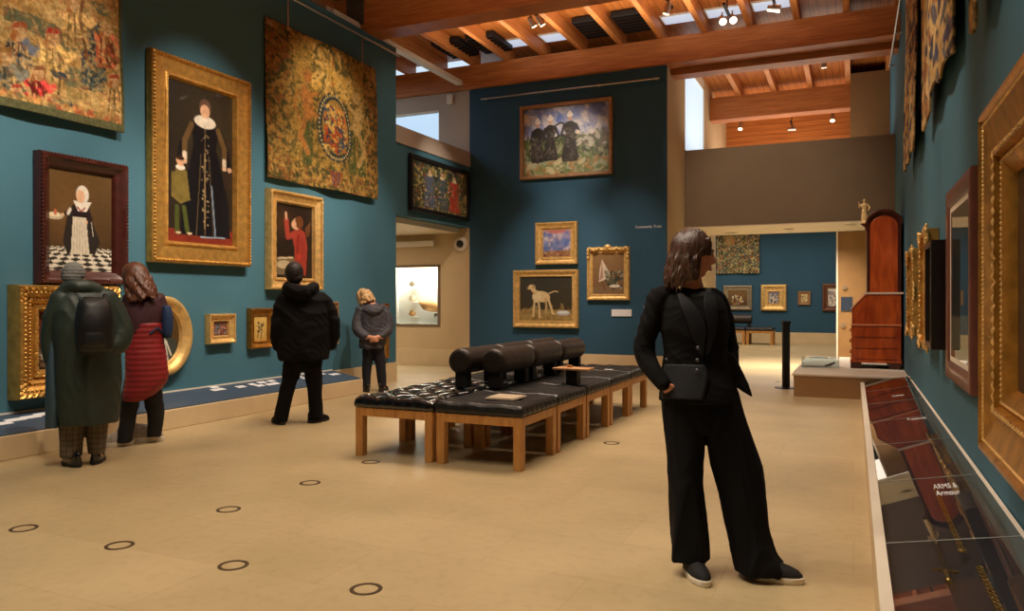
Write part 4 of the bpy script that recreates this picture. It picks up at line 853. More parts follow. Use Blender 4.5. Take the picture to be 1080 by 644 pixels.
cush_deep = cushion_mesh(deep=.040, nb=3).mesh('cushion', True); cush_deep.materials.append(mat('glossy_black_leather', (22, 22, 26), .16, var=.2, bump=.1, spec=.8, coat=.4))
def ottoman(lab, x, y, grp, deep=False):
    t = thing('bench_module', lab, 'bench', (x, y, 0), 0, grp)
    h = .392
    a = h - .074; fr = MB().box(-a, a, -h + .003, -h + .03, .355, .428).box(-a, a, h - .03, h - .003, .355, .428).box(-h + .003, -h + .03, -a, a, .355, .428).box(h - .03, h - .003, -a, a, .355, .428)
    fr.build('apron', M_OAK, t, bevel=.003)
    for a in (-1, 1):
        for b in (-1, 1):
            MB().box(a * h - (.075 if a > 0 else 0), a * h + (0 if a > 0 else .075), b * h - (.075 if b > 0 else 0), b * h + (0 if b > 0 else .075), 0, .43).build('leg', M_OAK, t, bevel=.004)
    o = bpy.data.objects.new('cushion', cush_deep if deep else cush_me); COL.objects.link(o); o.parent = t; o.rotation_euler = (0, 0, 0)
    return t
G = 'oak bench modules with black leather cushions'
rows = ('front', 'second', 'middle', 'fourth', 'rearmost')
XL, XR = -3.585, -2.815; Y0 = 6.01
XL = -3.643; XR = -2.82
for k in range(5):
    ottoman(f'oak bench module with black leather cushion, {rows[k]} of the right-hand row', XR, Y0 + k * .823, G)
    ottoman(f'oak bench module with ' + ('shiny deep-buttoned' if k == 0 else 'black leather') + f' cushion, {rows[k]} of the left-hand row', XL, Y0 + k * .823, G, deep=(k <= 1))
def bolster(lab, x, y, z=.79, r=.125, L=.80, rz=0., zb=.534, g='leather bolster backrests along the bench block'):
    t = thing('bolster', lab, 'bolster', (x, y, zb), rz, g); zz = z - zb
    prof = [(.0, -L / 2), (r * .7, -L / 2), (r * .93, -L / 2 + .012), (r, -L / 2 + .04)] + [(r + .002 * math.sin(k * 2.1), -L / 2 + .04 + (L - .08) * k / 10) for k in range(1, 10)] + [(r, L / 2 - .04), (r * .93, L / 2 - .012), (r * .7, L / 2), (0, L / 2)]
    prof[0] = (.004, -L / 2); prof[-1] = (.004, L / 2)
    MB().rings([[(q * math.cos(2 * PI * k / 36), s_, zz + q * math.sin(2 * PI * k / 36)) for k in range(36)] for q, s_ in prof]).build('roll', M_BOLST, t, auto=50)
    for s_ in (-L / 2 + .09, L / 2 - .09): MB().box(-.065, .065, s_ - .05, s_ + .05, 0.0, zz - r * .8).build('foot', M_BLACK, t, bevel=.008)
    return t
for k, nm in enumerate(('nearest', 'middle', 'farthest')):
    bolster(f'{nm} dark leather bolster segment of the right-hand backrest', -3.13, 6.93 + k * .823)
    bolster(f'{nm} dark leather bolster segment of the left-hand backrest, partly behind the right one', -3.44, 6.85 + k * .823)
t = thing('side_tray', 'flat wooden tray on a black block at the side of the bench', 'tray', (-2.585, 7.3, .531))
MB().box(-.06, .06, -.06, .06, 0, .145).build('foot', M_BLACK, t, bevel=.005)
MB().prism([(-.19, -.10), (.19, -.13), (.20, .08), (-.17, .12)], 'z', .145, .165).build('tray_board', wood('pale_board', (206, 158, 112), (184, 132, 88), .5), t, bevel=.005)
MB().tube([(-.05, .03, .165), (-.05, .03, .185)], .03, 12).build('knob', M_OAK, t)
q = on_z(533, 420, .525)
lf = MB().prism([(-.14, -.14), (.13, -.16), (.16, .12), (-.12, .16)], 'z', 0, .008).prism([(-.13, -.13), (.12, -.15), (.15, .11), (-.11, .15)], 'z', .009, .016).build('gallery_leaflet', mat('beige_paper', (190, 172, 146), .7, var=.06), bevel=.002)
lf.location = (q[0], q[1], .531); lf.rotation_euler = (0, 0, .1); tag(lf, 'beige folded leaflet lying on the front right bench cushion', 'leaflet')
q = on_z(642, 390.5, .52); lf = MB().prism([(-.05, -.03), (.05, -.03), (.05, .03), (-.05, .03)], 'z', 0, .004).build('paper_slip', M_CARD); lf.location = (q[0], q[1], .531); tag(lf, 'small white slip lying on a rear bench cushion', 'paper')
# far bench
for k in range(4):
    ottoman(['right end module of the small bench in the far room', 'second module from the right of the far room bench', 'third module from the right of the far room bench', 'left end module of the far room bench'][k], -2.62 - k * .823, 24.75, 'bench modules in the far room')
for k in range(2): bolster(('right' if k == 0 else 'left') + ' black bolster on the far room bench', -3.28 - k * .823, 24.75, .78, .14, .8, PI / 2, g='bolsters on the far room bench')

# ================================================================== RIGHT SIDE: BLOCK, BUREAU, CASE, BOLLARD
t = thing('display_block', 'low platform with white top and taupe front carrying the tall bureau', 'platform', (0, 0, 0))
MB().box(-.78, .695, 11.62, 15.3, 0, .295).build('platform_base', mat('taupe_board', (176, 140, 100), .6, var=.04), t)
MB().box(-.80, .697, 11.60, 15.32, .297, .325).build('platform_top', M_WHITE, t, bevel=.004)
t = thing('acrylic_cover', 'low clear acrylic cover with a label on the white platform', 'display cover', (-.47, 12.95, .326))
for (a, b, c, d) in ((-.27, .27, -.2, -.195), (-.27, .27, .195, .2), (-.27, -.265, -.19, .19), (.265, .27, -.19, .19)): MB().box(a, b, c, d, 0, .14).build('side_pane', GLS, t)
MB().box(-.27, .27, -.2, .2, .141, .146).build('top_pane', GLS, t)
k = MB().prism([(-.10, .0), (.0, .02), (.08, .07), (.06, .09), (-.02, .05), (-.10, .02)], 'y', -.03, .0).build('small_exhibit', M_DKMET); k.location = (-.33, 12.93, .328); tag(k, 'small dark metal exhibit under the clear cover', 'exhibit')
k = MB().prism([(-.16, -.1), (.16, -.1), (.16, .1), (-.16, .1)], 'z', 0, .02).build('exhibit_label', M_CARD); k.location = (-.56, 12.98, .328); tag(k, 'white label block under the clear cover', 'label card')

M_MAH = wood('red_mahogany', (200, 92, 36), (146, 54, 20), .28, (1.5, 1.5, .35), 6, coat=.5)
M_MAHD = wood('dark_mahogany', (84, 32, 18), (52, 20, 12), .3, (1.5, 1.5, .4), 6, coat=.4)
bu = thing('bureau_cabinet', 'tall red mahogany bureau with sloping front and arched top on the white platform', 'bureau', (0, 12.9, .326))
yb = .95
def P2(pts, a, b, m, name, par=bu, bev=.006): return MB().prism(pts, 'y', a, b).build(name, m, par, bevel=bev)
P2([(-.02, .09), (-.02, .90), (.19, 1.14), (.66, 1.14), (.66, .09)], 0, yb, M_MAH, 'desk_case')
for x_ in (-.04, .50): MB().prism([(x_, 0), (x_ + .14, 0), (x_ + .16, .05), (x_ + .16, .09), (x_, .09)], 'y', -.012, .05).build('bracket_foot', M_MAHD, bu, bevel=.006)
for x_ in (-.04, .50): MB().prism([(x_, 0), (x_ + .14, 0), (x_ + .16, .05), (x_ + .16, .09), (x_, .09)], 'y', yb - .05, yb + .012).build('bracket_foot', M_MAHD, bu, bevel=.006)
MB().box(-.045, .67, -.018, yb + .015, .09, .13).build('base_moulding', M_MAH, bu, bevel=.008)
MB().box(-.035, .665, -.012, yb + .01, .655, .68).build('waist_moulding', mat('pale_edge', (206, 132, 90), .35), bu, bevel=.006)
P2([(-.035, .89), (-.035, .92), (.18, 1.17), (.20, 1.15)], -.01, yb + .01, mat('pale_edge', (206, 132, 90), .35), 'fall_front_edge')
for k in range(3):
    z0 = .15 + k * .17; d = MB().box(-.03, -.018, .04, yb - .04, z0, z0 + .15).build('drawer', M_MAH, bu, bevel=.004)
    for y_ in (.25, .7): MB().ball((-.04, y_, z0 + .08), .018, 10, 6).build('drawer_handle', GOLD3, d, smooth=True)
    MB().box(.02, .62, -.004, 0, z0 - .012, z0 - .006).build('side_joint', M_MAHD, bu)
arch = [(.19, 1.14)] + [(.19, 2.18)] + [(.425 - .235 * math.cos(a), 2.2 + .20 * math.sin(a)) for a in [PI * k / 14 for k in range(15)]] + [(.66, 2.18), (.66, 1.14)]
P2(arch, 0.02, yb - .02, M_MAHD, 'bookcase')
inner = [(.235, 1.17)] + [(.425 - .19 * math.cos(a), 2.17 + .16 * math.sin(a)) for a in [PI * k / 14 for k in range(15)]] + [(.615, 1.17)]
P2(inner, 0.008, .02, M_MAH, 'side_panel', bev=.004)
out = [(.425 - .26 * math.cos(PI * k / 16), 2.2 + .235 * math.sin(PI * k / 16)) for k in range(17)]; inn = [(.425 - .225 * math.cos(PI * k / 16), 2.2 + .19 * math.sin(PI * k / 16)) for k in range(17)]
P2(out + inn[::-1], -.01, yb + .01, M_MAHD, 'arched_cornice')
MB().box(.165, .69, -.012, yb, 1.14, 1.17).build('shelf_moulding', mat('cream_line', (226, 200, 180), .4), bu)
MB().prism([(.10, 2.22), (.22, 2.22), (.22, 2.06), (.18, 2.10), (.17, 2.16)], 'y', 0, .1).build('corner_bracket', M_MAHD, bu)
# gilt statuette
st = thing('statuette', 'small pale gilt standing figure on the front corner of the bureau', 'statuette', (.155, 12.955, .326 + 2.226))
m = MB(); m.lathe([(.05, 0), (.05, .03), (.035, .04)], n=14); m.torso([(.03, 0, 0, .045, .04), (.1, .004, 0, .048, .04), (.19, -.004, 0, .035, .03), (.22, 0, 0, .032, .026), (.29, .004, 0, .046, .03), (.315, 0, 0, .02, .02)], n=14)
m.limb([(0, 0, .3, .016), (0, 0, .325, .016)], 8, 2); m.ball((.0, 0, .352), (.024, .026, .03), 10, 8)
m.limb([(.044, 0, .295, .014), (.075, -.02, .24, .012), (.05, -.04, .2, .010)], 8, 3); m.limb([(-.044, 0, .295, .014), (-.07, .0, .25, .012), (-.075, -.02, .33, .010)], 8, 3)
fuse(m, 'figure', mat('pale_gilt', (232, 200, 140), .4, .3), st, .006, 3, folds=[(.0015, 70, 70, 50, 1)])
# stanchion
q = on_z(829, 409, 0)
t = thing('barrier_post', 'slim black barrier post with round foot beside the white platform', 'barrier post', (q[0], q[1], 0), YAW)
MB().lathe([(.001, .0), (.17, 0), (.17, .012), (.02, .02)], n=32).build('foot_plate', M_DKMET, t, auto=40)
MB().box(-.055, .055, -.03, .03, .015, 1.0).build('post', M_BLACK, t, bevel=.008)
MB().box(-.065, .065, -.04, .04, 1.0, 1.05).build('post_head', M_BLACK, t, bevel=.01)
t2 = MB().box(-.16, -.10, -.02, .02, .10, .104).build('lower_clip', M_DKMET, t)

# glazed desk case along the right wall
ca = thing('glass_desk_case', 'long low glazed desk case along the right wall with reflections in its top', 'display case', (0, 0, 0))
MB().box(.09, .10, -2, 11.59, 0, .235).build('side_face', M_STONE, ca)
MB().box(.09, .138, -2, 11.59, .236, .242).build('top_flange', M_WHITE, ca)
MB().prism([(.11, .10), (.69, .12), (.69, .19), (.11, .16)], 'y', -2, 11.55).build('dark_deck', mat('charcoal_felt', (88, 80, 86), .7, var=.05), ca)
MB().prism([(.672, .19), (.692, .19), (.692, .352), (.672, .348)], 'y', -2, 11.59).build('back_lip', M_WHITE, ca)
ys = [-.2, 1.25, 2.6, 3.95, 5.25, 6.55, 7.8, 9.1, 10.35, 11.58]
GC = gmat('case_glass', (225, 230, 232), .14)
for a, b in zip(ys[:-1], ys[1:]):
    MB().prism([(.139, .243), (.670, .343), (.670, .349), (.139, .249)], 'y', a + .004, b - .004).build('glass_panel', GC, ca)
MS = mat('glass_edge', (150, 156, 150), .3)
for a in ys[1:-1]: MB().prism([(.139, .249), (.670, .349), (.670, .3505), (.139, .2505)], 'y', a - .004, a + .004).build('panel_joint', MS, ca)
MB().box(.66, .69, 11.1, 11.14, .35, .37).build('clip', M_STEEL, ca)
# exhibit captions, long narrow exhibits and lettering lying in the case
WV = mat('white_vinyl', (240, 240, 240), .5)
def intext(u_, v_, body, size, lab, col=WV):
    q = on_z(u_, v_, .30); z = .249 + (q[0] - .139) / .531 * .1
    o = text(body, 'case_lettering', size, (q[0], q[1], z + .002), (0, -.186, 0), col, .001, lab, 'lettering'); o.scale = (.42, 1.9, 1); return o
CB = mat('caption_board', (36, 40, 52), .6, var=.04)
GEM = mat('gilt_links', (226, 180, 96), .3, .8, var=.2)
def strip(y0, y1, x0, x1, m_, lab, z=.2):
    o = MB().box(x0, x1, y0, y1, z, z + .012).build('exhibit_board', m_, None, bevel=.003); return tag(o, lab, 'exhibit board')
# sword-like exhibit with gilt links
for i, (yy0, yy1, lab, x) in enumerate(((3.05, 3.9, 'nearest chain of gilt links lying in the desk case', .50), (4.1, 5.4, 'long chain of gilt links beside the lettering in the desk case', .46))):
    t = thing('link_chain', lab, 'chain', (x, yy0, .215), 0, 'gilt chains in the desk case'); n_ = int((yy1 - yy0) / .05)
    m = MB()
    for k in range(n_): m.tube([(.012 * math.cos(a), k * .05 + .02 * math.sin(a), .004) for a in [2 * PI * j / 8 for j in range(9)]], .004, 6)
    m.build('links', GEM, t, smooth=True); MB().ball((0, -.02, .005), (.02, .025, .01), 10, 6).build('clasp', GEM, t, smooth=True)
t = thing('sword', 'slim gilt-hilted blade lying in the desk case', 'sword', (.36, 3.75, .212)); MB().prism([(-.012, 0), (.012, 0), (.004, 1.4), (-.004, 1.4)], 'z', 0, .006).build('blade', M_STEEL, t)
MB().tube([(0, -.12, .006), (0, 0, .006)], .009, 8).ball((0, -.13, .006), .016, 8, 6).tube([(-.05, 0, .006), (.05, 0, .006)], .007, 8).build('hilt', GEM, t)
intext(985, 516, 'ARMS &\nArmour', .085, 'large white wording lying in the desk case in front of the massive gilt frame')
intext(957, 444, 'Treasures', .09, 'white wording in the desk case, middle of the three')
intext(941, 418, 'Cabinet', .09, 'white wording in the desk case, nearest the bureau')

# vitrine recessed in the cream wall of the side hall
vt = thing('wall_vitrine', 'brightly lit white wall vitrine seen through the doorway', 'vitrine', ((vx0 + vx1) / 2, 14.25, (vz0 + vz1) / 2))
wv, hv = (vx1 - vx0) / 2, (vz1 - vz0) / 2
M_VIT = mat('vitrine_white', (250, 246, 236), .6, var=.02)
MB().box(-wv - .02, wv + .02, .10, .14, -hv - .02, hv + .02).build('back_panel', M_VIT, vt)
MB().box(-wv - .04, -wv, -.25, .12, -hv, hv).box(wv, wv + .04, -.25, .12, -hv, hv).box(-wv, wv, -.25, .12, hv, hv + .04).box(-wv, wv, -.25, .12, -hv - .04, -hv).build('lining', M_VIT, vt)
MB().box(-wv - .06, -wv, -.265, -.25, -hv - .05, hv + .05).box(wv, wv + .06, -.265, -.25, -hv - .05, hv + .05).box(-wv, wv, -.265, -.25, hv, hv + .05).box(-wv, wv, -.265, -.25, -hv - .05, -hv).build('frame', M_TAUPE, vt)
MB().box(-wv, wv, -.24, -.235, -hv, hv).build('glass', gmat('vitrine_glass', mirror=.0), vt)
MB().box(-wv + .05, wv - .05, -.1, -.02, hv - .02, hv - .005).build('light_strip', emat('strip_light', (255, 244, 224), 9), vt)
yv = 14.25
def ex(name, lab, cat, m, mt, loc, fold=None):
    t = m.build(name, mt, None, smooth=True); t.location = loc; return tag(t, lab, cat)
X0 = vx1
M_TERR = mat('terracotta', (206, 150, 90), .6); M_IV = mat('ivory_stone', (220, 196, 160), .6); M_BRZ = mat('bronze', (104, 92, 70), .5, .5)
ex('carved_boat', 'large terracotta boat-shaped exhibit low in the bright vitrine', 'exhibit', MB().rings([[(x, .05 * w_ * math.cos(a), .10 * w_ * math.sin(a) + zz) for a in [2 * PI * k / 12 for k in range(12)]] for x, w_, zz in ((-.28, .3, .08), (-.18, .9, .02), (0, 1.15, 0), (.15, 1, -.02), (.24, .4, -.04))]), M_TERR, (X0 - .32, yv, 1.24))
ex('curved_tusk', 'slender curved exhibit at the upper right of the vitrine', 'exhibit', MB().tube([(0, 0, .2), (.03, 0, .1), (.035, 0, 0), (.01, 0, -.16)], [.006, .012, .012, .004], 8), M_BRZ, (X0 - .13, yv, 1.66))
ex('bronze_beast', 'small bronze exhibit at the lower right of the vitrine', 'exhibit', MB().ball((0, 0, 0), (.08, .03, .035)).ball((.08, 0, .03), .03).tube([(-.05, 0, 0), (-.06, 0, -.07)], .012, 8).tube([(.05, 0, 0), (.06, 0, -.07)], .012, 8), M_BRZ, (X0 - .16, yv, 1.06))
for i, (dz, nm, m_) in enumerate(((1.72, 'top', M_BRZ), (1.40, 'middle', M_IV), (1.08, 'bottom', M_TERR))):
    ex('small_vessel', f'{nm} of the three small vessels at the left of the vitrine', 'vessel', MB().lathe([(.03, -.05), (.07, -.02), (.075, .02), (.04, .05), (.05, .07)], n=16), m_, (X0 - .78, yv, dz))
for i, (dx, dz) in enumerate(((-.32, 1.12), (-.78, 1.66), (-.78, 1.34), (-.78, 1.02), (-.16, .98))):
    q = MB().box(-.10, .10, -.12, .08, -.012, 0).build('vitrine_shelf', M_VIT); q.location = (X0 + dx, yv, dz); q.parent = vt; q.location = (X0 + dx - (vx0 + vx1) / 2, yv - 14.25, dz - (vz0 + vz1) / 2)
# small skirting block beside the doorway
q = on_z(468, 389, .03); tag(MB().box(q[0] - .2, q[0] + .12, 13.78, 13.95, 0, .07).build('floor_block', wood('dark_block', (120, 80, 50), (96, 60, 36))), 'small brown block on the floor by the cream wall behind the bolsters', 'block')
l_ = bpy.data.lights.new('vitrine_light', 'AREA'); l_.size = .9; l_.energy = 30; l_.color = (1, .95, .86)
o = bpy.data.objects.new('vitrine_light', l_); COL.objects.link(o); o.location = ((vx0 + vx1) / 2, 14.2, vz1 - .03); o.rotation_euler = (0, 0, 0); l_.shape = 'RECTANGLE'; l_.size = 1.0; l_.size_y = .25

# ================================================================== PEOPLE
class Fig:
    def __init__(s, u0, v0, lab, yaw=0.):
        s.u0, s.v0 = u0, v0; loc = on_z(u0, v0, 0); s.d = FPX * CH / (v0 - 316); phi = math.atan((u0 - 540) / FPX)
        s.rot = YAW - phi; s.sx = s.d * math.cos(phi) / FPX; s.sz = s.d / FPX; s.R = s.d / math.cos(phi)
        s.t = thing('person', lab, 'person', (loc[0], loc[1], 0), s.rot)
    def p(s, u, v, y=0.):
        k = 1 + y / s.R; return ((u - s.u0) * s.sx * k, y, CH - (v - 316) * s.sz * k)
    def lim(s, pts): return [(*s.p(u, v, y), r) for u, v, y, r in pts]
    def sec(s, rows):
        """(v, uL, uR, y, ry[, rot]) bottom to top -> torso sections"""
        out = []
        for r in rows:
            a = s.p(r[1], r[0], r[3]); b = s.p(r[2], r[0], r[3]); out.append((a[2], (a[0] + b[0]) / 2, r[3], (b[0] - a[0]) / 2, r[4], *(r[5:6])))
        return out
def rotm(c, yaw, pitch=0., roll=0.):
    """yaw: direction faced, 0 = away from camera (+y), measured clockwise seen from above"""
    return Matrix.Translation(Vector(c)) @ Matrix.Rotation(-yaw, 4, 'Z') @ Matrix.Rotation(pitch, 4, 'X') @ Matrix.Rotation(roll, 4, 'Y')
def head(mb, M, k=1., n=64, m=44, ears=True):
    g = lambda x, s_: math.exp(-(x / s_) ** 2); rs = []
    for j in range(m + 1):
        th = PI * (j + .01) / (m + .02); r = []
        for i in range(n):
            ph = 2 * PI * i / n; x = math.sin(th) * math.cos(ph); y = math.sin(th) * math.sin(ph); z = -math.cos(th)
            jw = max(0, -z); X = x * (1 - .28 * jw ** 1.4); Y = y
            if y < 0: Y = y * (1 - .42 * jw); X *= 1.0
            else: Y = y * (1 - .06 * max(0, z) ** 2) + .16 * jw ** 2 * g(X, .5)
            f_ = max(0, y) ** .5
            nz = 0
            if -.36 < z < .16: nz = (.34 * min(1, (.16 - z) / .42)) * (1 if z > -.26 else max(0, 1 - ((-.26 - z) / .10)))
            Y += f_ * (nz * g(X, .12 + .05 * (z < -.14)) - .10 * g(abs(X) - .36, .15) * g(z - .04, .10) + .05 * g(z - .22, .09) * g(X, .5)
                       + .075 * g(X, .20) * (g(z + .46, .04) + g(z + .57, .045)) - .04 * g(X, .25) * g(z + .515, .02) - .05 * g(X, .3) * g(z + .70, .06) + .09 * g(X, .25) * g(z + .86, .12) + .05 * g(abs(X) - .5, .2) * g(z + .2, .2))
            r.append(tuple(M @ Vector((X * .077 * k, Y * .098 * k, z * .118 * k))))
        rs.append(r)
    mb.rings(rs)
    if ears:
        for s_ in (-1, 1):
            c = M @ Vector((s_ * .076 * k, -.008 * k, -.005 * k)); mb.ball(tuple(c), (.014 * k, .02 * k, .031 * k), 10, 8)
def locks(mb, M, az0, az1, n, drop, rad=.012, rx=.086, ry=.108, rz=.130, flare=.0, seed=1, part=.01, wav=.004, tip=.5, inw=0.):
    """hair: overlapping locks from the parting over the skull and down; az measured from the face"""
    rnd = random.Random(seed)
    for i in range(n):
        az = az0 + (az1 - az0) * (i + .5) / n; dr = drop(az) if callable(drop) else drop; dr *= .88 + .24 * rnd.random(); pts = []
        sx, sy = math.sin(az), math.cos(az)
        for k in range(5):
            e = PI / 2 * k / 4; s_ = math.sin(e); pts.append((sx * rx * s_ + part * (1 - s_) * (1 if sx > 0 else -1), sy * ry * s_ * (1 if sy < 0 else .95), rz * math.cos(e)))
        x, y, _ = pts[-1]
        for k in range(1, 5):
            q = k / 4; fl = 1 + flare * q - inw * q * q; pts.append((x * fl + wav * math.sin(k * 2 + i), y * fl + wav * math.cos(k * 2.3 + i * 1.7), -dr * q))
        rr = [rad * .8, rad, rad * 1.1, rad * 1.15, rad * 1.15, rad * 1.1, rad * 1.05, rad * .95, rad * tip]
        A = smoothpath(np.array([[*(M @ Vector(p)), r_] for p, r_ in zip(pts, rr)]), 3)
        mb.tube([tuple(a[:3]) for a in A], list(A[:, 3]), 8)
def hand(mb, wrist, d, nrm, k=1., curl=.5, side=1):
    """palm, four unequal bent fingers and a thumb leaving the side of the palm"""
    d = Vector(d).normalized(); nrm = Vector(nrm); nrm = (nrm - d * nrm.dot(d)).normalized(); s_ = d.cross(nrm) * side; w = Vector(wrist)
    A = [w - d * .02 * k, w + d * .01 * k, w + d * .045 * k, w + d * .085 * k]
    rs = []
    for q, (a, b) in zip(A, ((.026, .019), (.029, .018), (.040, .016), (.038, .012))):
        rs.append([tuple(q + s_ * (a * k * math.cos(t)) + nrm * (b * k * math.sin(t))) for t in [2 * PI * j / 14 for j in range(14)]])
    mb.rings(rs)
    for j, (o_, L, r) in enumerate(((.029, .070, .0085), (.010, .080, .009), (-.010, .074, .0085), (-.028, .058, .0075))):
        b = w + d * .080 * k + s_ * o_ * k; pts = [b - d * .015 * k]; dr = d.copy(); c_ = b
        pts.append(c_)
        for q in range(3):
            ang = curl * (q + 1) * .55; dd = d * math.cos(ang) - nrm * math.sin(ang); c_ = c_ + dd * L * k * (.42, .32, .26)[q]; pts.append(c_)
        mb.limb([(*p_, r * k * f_) for p_, f_ in zip(pts, (1, 1, .95, .88, .75))], 8, 2)
    b = w + d * .025 * k + s_ * .028 * k; mb.limb([(*b, .011 * k), (*(b + s_ * .022 * k + d * .025 * k - nrm * .008 * k), .010 * k), (*(b + s_ * .026 * k + d * .052 * k - nrm * .02 * k), .008 * k)], 8, 3)
def shoe(fig, u, v, y, ang, L, w, mu, ms, name='shoe', h=.09, thick=.028, xz=None):
    c = fig.p(u, v, y) if xz is None else xz; o = bpy.data.objects.new(name, None)
    n = 22
    def outline(sc, grow=0):
        pts = []
        for k in range(n):
            t = 2 * PI * k / n; x = math.cos(t); yy = math.sin(t); wd = w / 2 * (1 + .10 * x) * (1 - .16 * g2(x + .1, .3)); pts.append(((x * (L / 2) * sc), yy * wd * sc + .004 * x))
        return pts
    def g2(x, s_): return math.exp(-(x / s_) ** 2)
    up = MB(); rs = []
    for z, sc, sh, tl in ((thick * .8, 1.0, 0, 0), (thick + .014, .99, -.002, .0), (thick + .032, .93, -.010, .03), (thick + .05, .78, -.030, .08), (h * 1.0, .60, -.055, .18), (h + .025, .46, -.068, .26)):
        rs.append([(x + sh * (L / .27), y_, z + tl * max(0, -x) * .6) for x, y_ in outline(sc)])
    up.rings(rs); ob = up.build(name, mu, fig.t, smooth=True); ob.location = (c[0], c[1], 0); ob.rotation_euler = (0, 0, ang)
    so = MB().rings([[(x, y_, z) for x, y_ in outline(s_)] for z, s_ in ((0, .98), (.003, 1.02), (thick, 1.04), (thick + .004, 1.0))]).build('sole', ms, ob, auto=40)
    return ob
SKIN = mat('skin_light', (206, 140, 108), .5, var=.06, scale=20, spec=.4)
SKIN2 = mat('skin_rosy', (214, 150, 118), .5, var=.06, scale=20)
M_WHSOLE = mat('white_rubber', (220, 210, 190), .6, var=.05)
F1 = [(.006, 9, 9, 14, 1.0), (.0025, 22, 22, 30, 2.3)]

# ---------- standing woman in black, foreground
f = Fig(760, 605, 'woman in a black blazer and wide black trousers looking right, hand in pocket'); T = f.t
BLK = mat('black_wool', (14, 13, 14), .85, var=.15, scale=60, bump=.12, bscale=400, spec=.18)
BLK2 = mat('black_trouser_cloth', (13, 13, 16), .85, var=.12, scale=40, bump=.1, bscale=300, spec=.18)
hc = f.p(730.5, 268, 0); HM = rotm(hc, math.radians(82), math.radians(-6), 0)
mb = MB(); head(mb, HM, 1.0)
mb.limb(f.lim([(728, 280, .0, .052), (729, 296, .005, .052), (731, 310, .01, .062)]), 18)
mb.torso(f.sec([(400, 705, 768, .0, .10), (380, 706, 764, .0, .095), (350, 702, 764, .0, .095), (325, 700, 762, .0, .09), (314, 706, 756, .0, .07), (308, 716, 746, .0, .055)]))
mb.limb(f.lim([(693, 328, -.03, .034), (685, 342, -.03, .04), (676, 368, -.02, .036), (688, 390, -.08, .034), (700, 406, -.12, .027)]), 14)
mb.limb(f.lim([(760, 328, .06, .034), (766, 345, .1, .04), (771, 370, .12, .036), (770, 395, .08, .03)]), 14)
w_ = Vector(f.p(700, 406, -.122)); hand(mb, w_, Vector((.5, .42, -.8)), Vector((-.35, -.9, -.2)), .88, .2, -1)
w_ = Vector(f.p(770, 396, .08)); hand(mb, w_, Vector((-.1, .05, -1)), Vector((.9, .1, 0)), .85, .4, 1)
mb.limb(f.lim([(722, 400, .0, .08), (724, 470, .0, .06), (728, 500, .0, .05), (728, 570, .0, .042), (728, 596, -.01, .035)]), 14)
mb.limb(f.lim([(752, 400, .0, .08), (774, 490, .0, .056), (786, 520, .0, .05), (796, 585, .0, .04), (800, 597, .0, .035)]), 14)
body = fuse(mb, 'body', SKIN, T, .0048, 3)
# face details
EYEW = mat('eye_white', (226, 216, 206), .2); IRIS = mat('dark_iris', (40, 26, 18), .2); LIPM = mat('lip_colour', (150, 66, 58), .45); BROW = mat('brow_hair', (44, 28, 20), .8)
for s_ in (-1, 1):
    e = MB().ball(tuple(HM @ Vector((s_ * .029, .0785, .004))), .0125, 14, 10).build('eye', EYEW, T, smooth=True)
    MB().ball(tuple(HM @ Vector((s_ * .029, .087, .004))), .0065, 10, 8).build('iris', IRIS, e, smooth=True)
    MB().tube([tuple(HM @ Vector((s_ * x, y, z))) for x, y, z in ((.012, .097, .024), (.028, .094, .030), (.045, .082, .024))], [.0025, .0035, .0015], 8).build('eyebrow', BROW, T)
MB().tube([tuple(HM @ Vector((x, .0978 - abs(x) * .45, -.0545))) for x in (-.022, -.011, 0, .011, .022)], [.001, .004, .0045, .004, .001], 8).tube([tuple(HM @ Vector((x, .0978 - abs(x) * .45, -.0665))) for x in (-.02, -.01, 0, .01, .02)], [.001, .005, .006, .005, .001], 8).build('lips', LIPM, T, smooth=True)
HAIR = mat('brown_hair', (72, 46, 32), .36, var=.5, scale=45, spec=.6, stretch=(1, 1, .12), bump=.4, bscale=90)
mb = MB(); dr = lambda a: .142 if abs(abs(a) - PI) > 1.25 else .178
mb.ball(tuple(HM @ Vector((0, -.036, .018))), (.082, .076, .108), 24, 16)
locks(mb, HM, math.radians(82), math.radians(278), 46, dr, .0105, .088, .106, .127, .34, 3, .012, .008, .3, .22)
for sd_, a0_, a1_ in ((8, 58, 80), (9, 280, 302)): locks(mb, HM, math.radians(a0_), math.radians(a1_), 7, -.035, .009, .084, .100, .127, .0, sd_, .012, tip=.6)
for sd_, a0_, a1_ in ((8, 30, 58), (9, 302, 330)): locks(mb, HM, math.radians(a0_), math.radians(a1_), 6, -.085, .008, .080, .096, .126, -.05, sd_, .012, tip=.6)
for k in range(26):      # underside fill of the bob
    a = math.radians(80 + k * 200 / 25); mb.limb([(*(HM @ Vector((math.sin(a) * .06, math.cos(a) * .075, 0))), .026), (*(HM @ Vector((math.sin(a) * .068, math.cos(a) * .082, -.11))), .022)], 8, 3)
fuse(mb, 'hair', HAIR, T, .0038, 1, disp=lambda co, no: .0016 * np.sin(np.arctan2(co[:, 0] - hc[0], co[:, 1] - hc[1]) * 70 + co[:, 2] * 30))
# black top under the blazer
mb = MB(); mb.torso(f.sec([(420, 702, 772, .0, .112), (380, 704, 766, .0, .108), (345, 700, 766, .0, .108), (325, 700, 762, .0, .10), (313, 708, 757, .0, .08), (307, 716, 748, .0, .06)]))
fuse(mb, 'top', mat('black_jersey', (13, 12, 13), .7), T, .008, 3)
